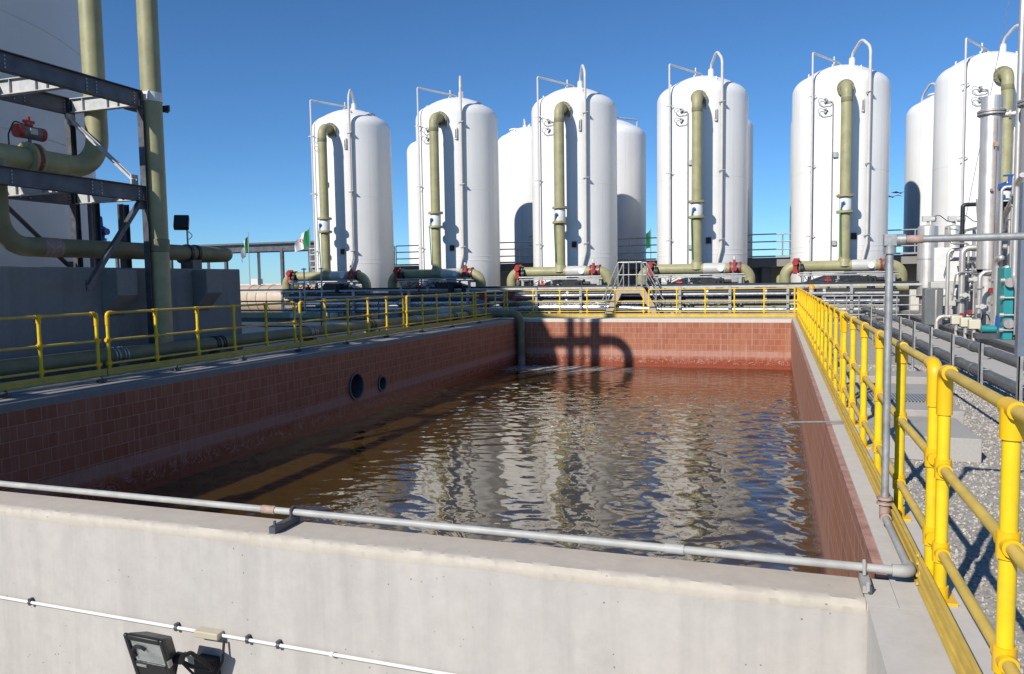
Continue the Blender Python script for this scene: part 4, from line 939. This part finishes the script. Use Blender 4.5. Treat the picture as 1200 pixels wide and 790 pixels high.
for y, l in zip(PY, PLL):
    t = thing('pipe_post', 'galvanised '+l+', holding the two dark pipes', 'post', (XPP, y, ZG), 'galvanised posts of the two dark pipes')
    m = MB(); m.box(XPP-.05, XPP-.035, y-.04, y+.04, ZG, .48); m.box(XPP-.05, XPP-.0, y-.04, y-.034, ZG, .48); m.box(XPP-.08, XPP+.06, y-.07, y+.07, ZG, ZG+.012); m.build('upright', 'galv', t, smooth=False)
    m = MB()
    for z in (.0, .345): m.tube([(XPP-.01, y, z-.09), (XPP+.1, y, z-.095), (XPP+.195, y, z), (XPP+.1, y, z+.095), (XPP-.01, y, z+.09)], .008, 6, .07)
    m.build('clips', 'galv', t)
t = thing('pipe_rail', 'thin low grey pipe on stubs standing in the gravel before the dark pipes', 'pipe rail', (2.3, 20, ZG))
MB().tube([(2.3, 5.5, .08), (2.3, 29.5, .08)], .022, 8).build('rail', 'galv', t)
for y in (6.2, 9.2, 12.2, 15.2, 18.2, 21.2, 24.2, 27.2, 30): MB().cyl((2.3, y, ZG), (2.3, y, .085), .022, 8).build('post', 'galv', t)
grey_rail('grey_railing', 'grey yard railing beyond the basin corner at the vessel bases', (1.6, 30.6, ZG), (4.9, 30.6, ZG), 8, 1.0, r=.022)

SK0 = set(bpy.data.objects)
# skid with stainless equipment
XS0, XS1, YS0, YS1, ZS = 5.2, 8.2, 13, 36, .12
sk = thing('skid_frame', 'dark steel skid base under the stainless equipment at right', 'skid', (6.6, 25, ZG))
for x in (XS0, XS1):
    m = MB(); m.box(x-.008, x+.008, YS0, YS1, ZS-.26, ZS-.014); m.box(x-.08, x+.08, YS0, YS1, ZS-.014, ZS); m.box(x-.08, x+.08, YS0, YS1, ZS-.274, ZS-.26); m.build('side_beam', 'galv_dark', sk, smooth=False)
for y in (13, 16, 19, 22, 25, 28, 31, 34, 36): MB().box(XS0, XS1, y-.05, y+.05, ZS-.2, ZS-.02).build('cross_member', 'galv_dark', sk)
MB().box(XS0+.085, XS1-.085, YS0, YS1, ZS-.012, ZS-.002).build('deck', 'conc_grey', sk)
def column(label, x, y, r, z0, z1, mat='inox', bands=(), cap=True):
    t = thing('steel_column', label, 'column', (x, y, z0))
    MB().lathe([(r, z0+.5), (r, z1-.03), (r*.985, z1), (r*.93, z1+.02), (.02, z1+.05)], (x, y, 0), seg=40).build('shell', mat, t)
    MB().lathe([(r*1.25, z0), (r*1.25, z0+.04), (r*1.0, z0+.05), (r, z0+.5)], (x, y, 0), seg=32).build('skirt', 'inox_d', t)
    for z in bands:
        m = MB(); m.flange((x, y, z), (0,0,1), r*1.32, .05, 16); m.flange((x, y, z+.07), (0,0,1), r*1.32, .05, 16); m.build('flange', 'inox_d', t)
    return t
cy = lambda px_, X: (X-.45)/math.tan(math.atan((px_-600)/F)-YAW)
XC = 5.9; YC = cy(1156, XC)
t = column('tall narrow stainless column with a flange near its top', XC, YC, .26, ZS, 6.4, bands=(5.95, 1.67))
m = MB(); m.tube([(XC+.2, YC-.05, 5.9), (XC+.75, YC-.25, 5.9), (XC+.75, YC-.25, ZS+.4)], .075, 12, .2); m.build('overhead_pipe', 'inox', t)
m = MB(); m.flange((XC+.42, YC-.12, 5.9), (1,-.36,0), .14, .05); m.build('nozzle', 'inox_d', t)
m = MB(); m.tube([(XC+.05, YC-.33, 5.8), (XC+.05, YC-.34, ZS+.6)], .018, 8); m.cbox((XC-.02, YC-.32, 3.9), (.06, .08, .06)); m.cbox((XC+.05, YC-.33, 5.1), (.1, .08, .12)); m.build('level_tube', 'rusty', t)
m = MB()
for a in range(0, 8):
    m.bar((XC-.3, YC-.28, 1.75), (XC+.75, YC-.28, 1.75), .04, .06)
m.build('support_bar', 'inox_d', t)
t = column('dull stainless column cropped by the right frame edge', cy(1203, 5.9), 0, .3, ZS, 6.6) if False else None
XC2 = 5.95; YC2 = cy(1204, XC2)
column('second stainless column, cropped by the right frame edge', XC2, YC2, .24, ZS, 6.2, bands=(5.5, 2.2), mat='inox_d')
for k, (pxx, X, r, z1, l) in enumerate(((1086, 5.75, .34, 3.46, 'nearer of two stainless cylinders beside the yellow guardrail end'), (1116, 6.7, .3, 3.46, 'farther of two stainless cylinders, above the pale panel'))):
    y = cy(pxx, X)
    t = thing('stainless_cylinder', l, 'vessel', (X, y, ZS), 'stainless cylinders on the skid')
    MB().lathe([(r*.9, .85), (r, .87), (r, z1-.1), (r*.97, z1-.03), (r*.8, z1), (.02, z1+.04)], (X, y, 0), seg=40).build('shell', 'inox', t)
    MB().lathe([(r*.72, ZS), (r*.72, .82), (r*.6, .85)], (X, y, 0), seg=28).build('base', 'inox_d', t)
    MB().lathe([(r*.98, .8), (r*1.03, .8), (r*1.03, .86), (r*.98, .86)], (X, y, 0), seg=40).build('clamp_ring', 'black', t)
    MB().lathe([(r+.001, 2.2), (r+.006, 2.2), (r+.006, 2.24), (r+.001, 2.24)], (X, y, 0), seg=40, cap0=False, cap1=False).build('weld_band', 'inox_d', t)
    m = MB(); m.cyl((X, y, z1), (X, y, z1+.2), .05, 10); m.cbox((X-.05, y, z1+.26), (.3, .2, .2)); m.cyl((X+.1, y-.1, z1+.22), (X+.22, y-.16, z1+.22), .1, 12); m.build('head_valve', 'panel', t)
    MB().tube([(X+.1, y, z1+.3), (X+.35, y-.05, z1+.38), (X+.6, y-.1, z1+.15), (X+.9, y-.1, z1+.05)], .016, 8, .15).build('hose', 'rubber', t)
# pale panel with two round gauges
X = 5.6; y = cy(1112, X)
t = thing('control_panel', 'pale control panel with two round gauges on the skid', 'control panel', (X, y, ZS))
MB().box(X-.5, X+.45, y, y+.5, .65, 1.42).build('box', 'panel', t, bevel=.015)
MB().box(X-.42, X+.42, y+.05, y+.42, 1.422, 2.5).build('upper_cabinet', 'whitep', t, bevel=.015)
m = MB(); m.box(X-.4, X-.34, y+.1, y+.16, ZS, .65); m.box(X+.3, X+.36, y+.1, y+.16, ZS, .65); m.build('legs', 'galv', t)
for q in (-.2, .2):
    m = MB(); m.lathe([(.15, 0), (.15, .03), (.125, .035)], (X+q, y-.002, 1.1), (0,-1,0), 20); o = m.build('gauge', 'inox_d', t); MB().cyl((X+q, y-.036, 1.1), (X+q, y-.04, 1.1), .12, 20).build('dial', 'gauge', o)
MB().tube([(X+.1, y-.03, 2.45), (X-.1, y-.05, 1.9), (X-.16, y-.05, 1.6)], .012, 6).build('cable', 'rubber', t)
X = 5.55; y = cy(1097, X)-3.2
t = thing('grey_cabinet', 'dark grey motor cabinet with rounded back standing at the skid edge', 'cabinet', (X-1.0, y, ZS))
m = MB(); m.box(X-1.05+.2, X-.55+.2, y, y+.5, ZS, 1.25); m.build('body', 'greybox', t, bevel=.03); MB().lathe([(.05, -.02), (.42, -.02), (.45, 0), (.45, .25)], (X-.62, y+.25, .72), (-1,0,0), 24).build('motor_cover', 'inox_d', t) if False else MB().box(X-.58, X-.5, y-.02, y+.45, ZS+.1, 1.2).build('door', 'inox_d', t, bevel=.03)
# turquoise plate stack and its frame
X = 5.65; y = cy(1188, X)
t = thing('plate_exchanger', 'turquoise plate stack standing on the skid at right', 'heat exchanger', (X, y, ZS))
MB().box(X-.22, X-.02, y-.1, y+.5, ZS, 1.8).build('end_plate', 'tealm', t, bevel=.012)
MB().box(X+.05, X+.32, y-.05, y+.45, ZS+.12, 1.72).build('plates', 'tealm', t, bevel=.01)
m = MB()
for z in (.35, .7, 1.1, 1.5):
    m.cyl((X-.26, y-.16, z), (X+.6, y-.16, z), .022, 8)
    m.cyl((X-.3, y-.13, z), (X-.22, y-.13, z), .05, 8)
m.build('tie_bars', 'inox', t)
for z in (.5, 1.45): 
    m = MB(); m.cyl((X-.12, y-.22, z), (X-.12, y-.1, z), .11, 16); m.build('port', 'inox_d', t)
X = 5.5; y = cy(1169, X)-.4
t = thing('pump', 'small pump with a bright blue motor on the skid floor', 'pump', (X, y, ZS))
MB().cyl((X, y, .34), (X+.02, y+.01, .66), .13, 18).build('motor', 'blue', t); MB().cyl((X-.4, y, .34), (X-.1, y, .34), .09, 16).build('casing', 'tealm', t); MB().box(X-.55, X+.2, y-.15, y+.15, ZS, .24).build('base', 'galv_dark', t)
MB().cyl((X, y, .1), (X, y, .38), .11, 16).build('suction', 'bluegrey', t)
# dark gantry post at the right edge
X = 4.9; y = cy(1197, X)
t = thing('steel_post', 'blue grey steel post at the right frame edge before the skid', 'post', (X, y, ZG))
m = MB(); m.box(X-.03, X+.35, y, y+.2, ZG, 3.4); m.build('upright', 'bluegrey', t); MB().box(X-.12, X+.45, y-.1, y+.3, ZG, ZG+.03).build('base_plate', 'galv_dark', t)
# junction boxes on stubs
for k, (pxx, l) in enumerate(((1122, 'leftmost of three small cream junction boxes on the skid edge'), (1133, 'middle one of three small cream junction boxes on the skid edge'), (1143, 'rightmost of three small cream junction boxes on the skid edge'))):
    X = 5.15; y = cy(pxx, X)
    t = thing('junction_box', l, 'junction box', (X, y, ZS), 'cream junction boxes on the skid edge')
    MB().cyl((X, y, -.1), (X, y, .3), .05, 10).build('stub', 'inox', t); MB().cbox((X, y, .4), (.26, .2, .24)).build('box', 'creambox', t, bevel=.02)
    m = MB(); m.tube([(X+.02, y, .3), (X+.1, y, .22), (X+.35, y, .15)], .03, 8, .15); m.build('cable', 'rubber', t)
# stainless piping
def spipe(label, pts, r, mat='inox', fil=.18, fl=()):
    t = thing('stainless_pipe' if mat != 'black' else 'black_pipe', label, 'pipe', pts[0], 'pipes of the skid')
    MB().tube(pts, r, 12, fil).build('pipe', mat, t)
    for c, ax in fl: MB().flange(c, ax, r*1.9, .05, 6).build('flange', 'inox_d', t)
P_ = lambda pxx, X, z, dy=0: (X, cy(pxx, X)+dy, z)
y1 = cy(1112, 5.4)-.6
spipe('bent stainless pipe hooking over before the pale panel', [(6.6, y1, .4), (6.6, y1, 2.3), (5.6, y1, 2.4), (5.25, y1, 2.36), (5.25, y1, .3)], .05)
y2 = cy(1134, 5.6)
spipe('stainless downpipe between the panel and the tall column', [(5.45, y2, ZS), (5.45, y2, 2.4), (6.8, y2, 2.4), (6.8, y2, .3)], .085, fl=(((5.45, y2, .9), (0,0,1)),))
spipe('black square loop of pipe left of the tall column', [(5.75, cy(1126, 5.75), .3), (5.75, cy(1126, 5.75), 3.74), (7.6, cy(1126, 5.75)+.1, 3.74)], .06, 'black', .08)
spipe('short horizontal stainless pipe behind the panel top', [(5.3, cy(1122, 5.6), 2.1), (7.2, cy(1122, 5.6), 2.15), (7.2, cy(1122, 5.6), .2)], .06)
spipe('tall stainless pipe nearest the right frame edge', [P_(1188, 5.8, ZS), P_(1188, 5.8, 11.5)], .07, fl=((P_(1188, 5.8, 3.5), (0,0,1)),))
spipe('tall thin stainless pipe rising out of frame behind the column elbow', [P_(1196, 6.2, ZS), P_(1196, 6.2, 12.5)], .055)
spipe('stainless U bend low on the skid before the turquoise plates', [P_(1166, 5.5, ZS), P_(1166, 5.5, 2.0), P_(1176, 5.5, 2.05), P_(1176, 5.5, 2.0, .6), P_(1176, 5.5, ZS, .6)], .075, fl=((P_(1166, 5.5, .95), (0,0,1)), (P_(1166, 5.5, 1.5), (0,0,1))))
spipe('stainless pipe with flanges just left of the turquoise plates', [P_(1173, 5.7, ZS), P_(1173, 5.7, 1.8), (6.9, cy(1173, 5.7), 1.8)], .075, fl=((P_(1173, 5.7, 1.2), (0,0,1)), (P_(1173, 5.7, .5), (0,0,1))))
spipe('sloping stainless pipe joining the tall edge pipe', [P_(1172, 5.9, 2.75), P_(1174, 5.9, 3.1), P_(1186, 5.8, 3.5)], .07)
spipe('stainless drop pipe before the blue grey post', [P_(1194, 5.5, 3.8), P_(1188, 5.5, 3.65), P_(1188, 5.5, 1.6), P_(1193, 5.5, 1.3), P_(1193, 5.5, .3)], .06, fil=.12)
spipe('low stainless hook of pipe at the skid floor by the cabinet', [(4.9, cy(1100, 5.)-.4, -.05), (4.9, cy(1100, 5.)-.4, .42), (5.9, cy(1100, 5.)-.4, .45), (6.2, cy(1100, 5.), .45)], .06)
spipe('thin stainless pipe running up behind the tall column', [(6.5, YC+.2, ZS), (6.5, YC+.2, 5.6)], .04); spipe('slim stainless pipe low between column and junction boxes', [P_(1148, 5.5, ZS), P_(1148, 5.5, 1.7), (6.4, cy(1148, 5.5), 1.75)], .055, fl=((P_(1148, 5.5, 1.3), (0,0,1)),))
spipe('dark horizontal pipe high behind the tall column', [(6.3, YC+1.5, 3.6), (9.5, YC+1.3, 3.6)], .09, 'black'); spipe('slanting stainless pipe behind the tall column', [(6.3, YC+1.2, 4.1), (8.5, YC+.6, 4.9)], .05)
t = thing('pipe_manifold', 'tangle of slim stainless pipes and small valves between the panel and the tall column', 'pipe manifold', (6.2, 25, ZS))
rq = random.Random(5)
for k in range(13):
    pxx = 1119+k*2.5; X = rq.uniform(5.5, 6.9); y = cy(pxx, X); zt = rq.uniform(.9, 2.6); x2 = X+rq.choice((-.5, .6, .9)); r = rq.choice((.025, .032, .045))
    o = MB().tube([(X, y, ZS), (X, y, zt), (x2, y+rq.uniform(-.4, .4), zt), (x2, y+.2, zt+rq.choice((-.8, .5, .9)))], r, 10, .1).build('pipe', 'inox' if k % 4 else 'inox_d', t)
    z = rq.uniform(.5, zt-.1); m = MB(); m.flange((X, y, z-.1), (0,0,1), r*2, .03, 6); m.cyl((X, y, z-.1), (X, y, z+.1), r*1.6, 10); m.flange((X, y, z+.1), (0,0,1), r*2, .03, 6); m.cyl((X, y, z), (X, y-.14, z+.02), .014, 6); m.bar((X-.09, y-.14, z), (X+.09, y-.14, z+.04), .02, .03)
    m.build('valve', 'inox_d', o)
for pxx, z in ((1130, 1.05), (1141, 1.5), (1150, .8)):
    q = Vector(P_(pxx, 5.45, z)); m = MB(); m.cyl(q-Vector((.12, 0, 0)), q+Vector((.12, 0, 0)), .055, 10); m.cyl(q, q+Vector((0,-.13,.02)), .025, 8); m.cyl(q+Vector((0,-.13,.02)), q+Vector((0,-.15,.02)), .07, 12); m.build('gauge_valve', 'panel', t)
for pxx, z in ((1128, .5), (1137, .62), (1161, 1.25)):
    q = Vector(P_(pxx, 5.4, z)); m = MB(); m.cyl(q-Vector((0,.08,0)), q+Vector((0,.08,0)), .045, 10); m.cbox(q+Vector((0,-.06,.05)), (.12, .04, .03)); m.build('handle', 'red', t)
t = thing('pipe_manifold', 'crowded stainless piping between the tall column and the right frame edge', 'pipe manifold', (6.2, 22, ZS))
for k in range(16):
    pxx = 1160+k*2.6; X = rq.uniform(5.6, 7.2); y = cy(pxx, X); zt = rq.uniform(1.4, 4.6); x2 = X+rq.choice((-.4, .5, .8)); r = rq.choice((.03, .04, .055))
    o = MB().tube([(X, y, ZS), (X, y, zt), (x2, y+rq.uniform(-.5, .5), zt), (x2, y+.2, zt+rq.choice((-1., .8, 1.3)))], r, 10, .12).build('pipe', ('inox', 'inox_d', 'inox', 'bluegrey')[k % 4], t)
    z = rq.uniform(.6, zt-.2); m = MB(); m.flange((X, y, z-.12), (0,0,1), r*2, .03, 6); m.cyl((X, y, z-.12), (X, y, z+.12), r*1.5, 10); m.flange((X, y, z+.12), (0,0,1), r*2, .03, 6); m.build('valve', 'inox_d', o)
m = MB(); m.cyl(P_(1181, 6.6, 2.9), P_(1200, 6.6, 2.9), .16, 16); m.build('cross_pipe', 'darkpipe', t)
m = MB(); m.box(6.4, 6.9, cy(1182, 6.6), cy(1182, 6.6)+.4, 3.1, 3.5); m.build('instrument_box', 'greybox', t)
for k in range(6):
    pxx = 1122+k*13.3; X = 5.6; y = cy(pxx, X); m = MB(); m.tube([(X, y, .2), (X+.12, y-.05, .55+.1*(k % 3)), (X+.3, y, .3), (X+.5, y+.1, .12)], .018, 6, .12); m.build('cable', 'rubber', t)
t = thing('blue_valve', 'small blue valve high on the skid piping by the edge pipes', 'valve', P_(1180, 5.9, 3.8)); q = Vector(P_(1180, 5.9, 3.8)); m = MB(); m.cyl(q-Vector((.25,0,0)), q+Vector((.25,0,0)), .09, 12); m.cyl(q, q+Vector((0,0,.25)), .05, 8); m.build('body', 'blue', t); m = MB(); m.cbox(q+Vector((0,0,.28)), (.3, .08, .04)); m.build('lever', 'blue', t)
# pipe frame of the skid
m = MB(); t = thing('pipe_gantry', 'light galvanised support structure holding the skid piping', 'pipe gantry', (6.5, 22, ZS))
for pxx, X in ((1140, 6.9), (1163, 6.6), (1176, 6.9), (1108, 6.9)):
    y = cy(pxx, X); MB().box(X-.05, X+.05, y-.05, y+.05, ZS, 3.2).build('upright', 'galv', t)
for z in (1.0, 2.1, 3.2): MB().box(6.8, 6.86, 20, 33, z-.04, z+.04).build('rail', 'galv', t)
tag(MB().tube([(9.2, 40, 13.5), (5.9, 27, 2.5)], .012, 6).build('guy_wire', 'rubber'), 'thin guy wire slanting down across the right-hand vessel', 'wire') if False else tag(MB().tube([P_(1178, 7.2, 10.8), P_(1124, 6.8, 2.7)], .01, 6).build('guy_wire', 'galv'), 'thin guy wire slanting down across the right-hand vessel', 'wire')

for o in set(bpy.data.objects)-SK0:          # the whole skid stands a little nearer and lower
    if o.parent is None: o.location.x -= .45; o.location.z -= .17

# gulls
for k, (dx, dz, l) in enumerate(((0, 0, 'left of two small gulls gliding right of the fifth vessel'), (.5, .25, 'right of two small gulls gliding right of the fifth vessel'))):
    x, y, z = 8.0+dx-.42, 60, 6.9+dz; m = MB()
    for s in (-1, 1): m.add([(x, y-.1, z), (x+s*.3, y-.12, z+.12), (x+s*.62, y-.02, z+.02), (x+s*.3, y+.12, z+.1), (x, y+.12, z), (x, y-.1, z-.05), (x+s*.3, y-.12, z+.09), (x+s*.62, y-.02, z+.0), (x+s*.3, y+.12, z+.07), (x, y+.12, z-.05)], [(0,1,2,3,4), (9,8,7,6,5), (0,5,6,1), (1,6,7,2), (2,7,8,3), (3,8,9,4)])
    m.lathe([(.01, -.3), (.06, -.1), (.07, .05), (.03, .25), (.01, .3)], (x, y, z-.02), (0,1,0), 8)
    tag(m.build('gull', 'bird'), l, 'bird', 'gulls in the sky')
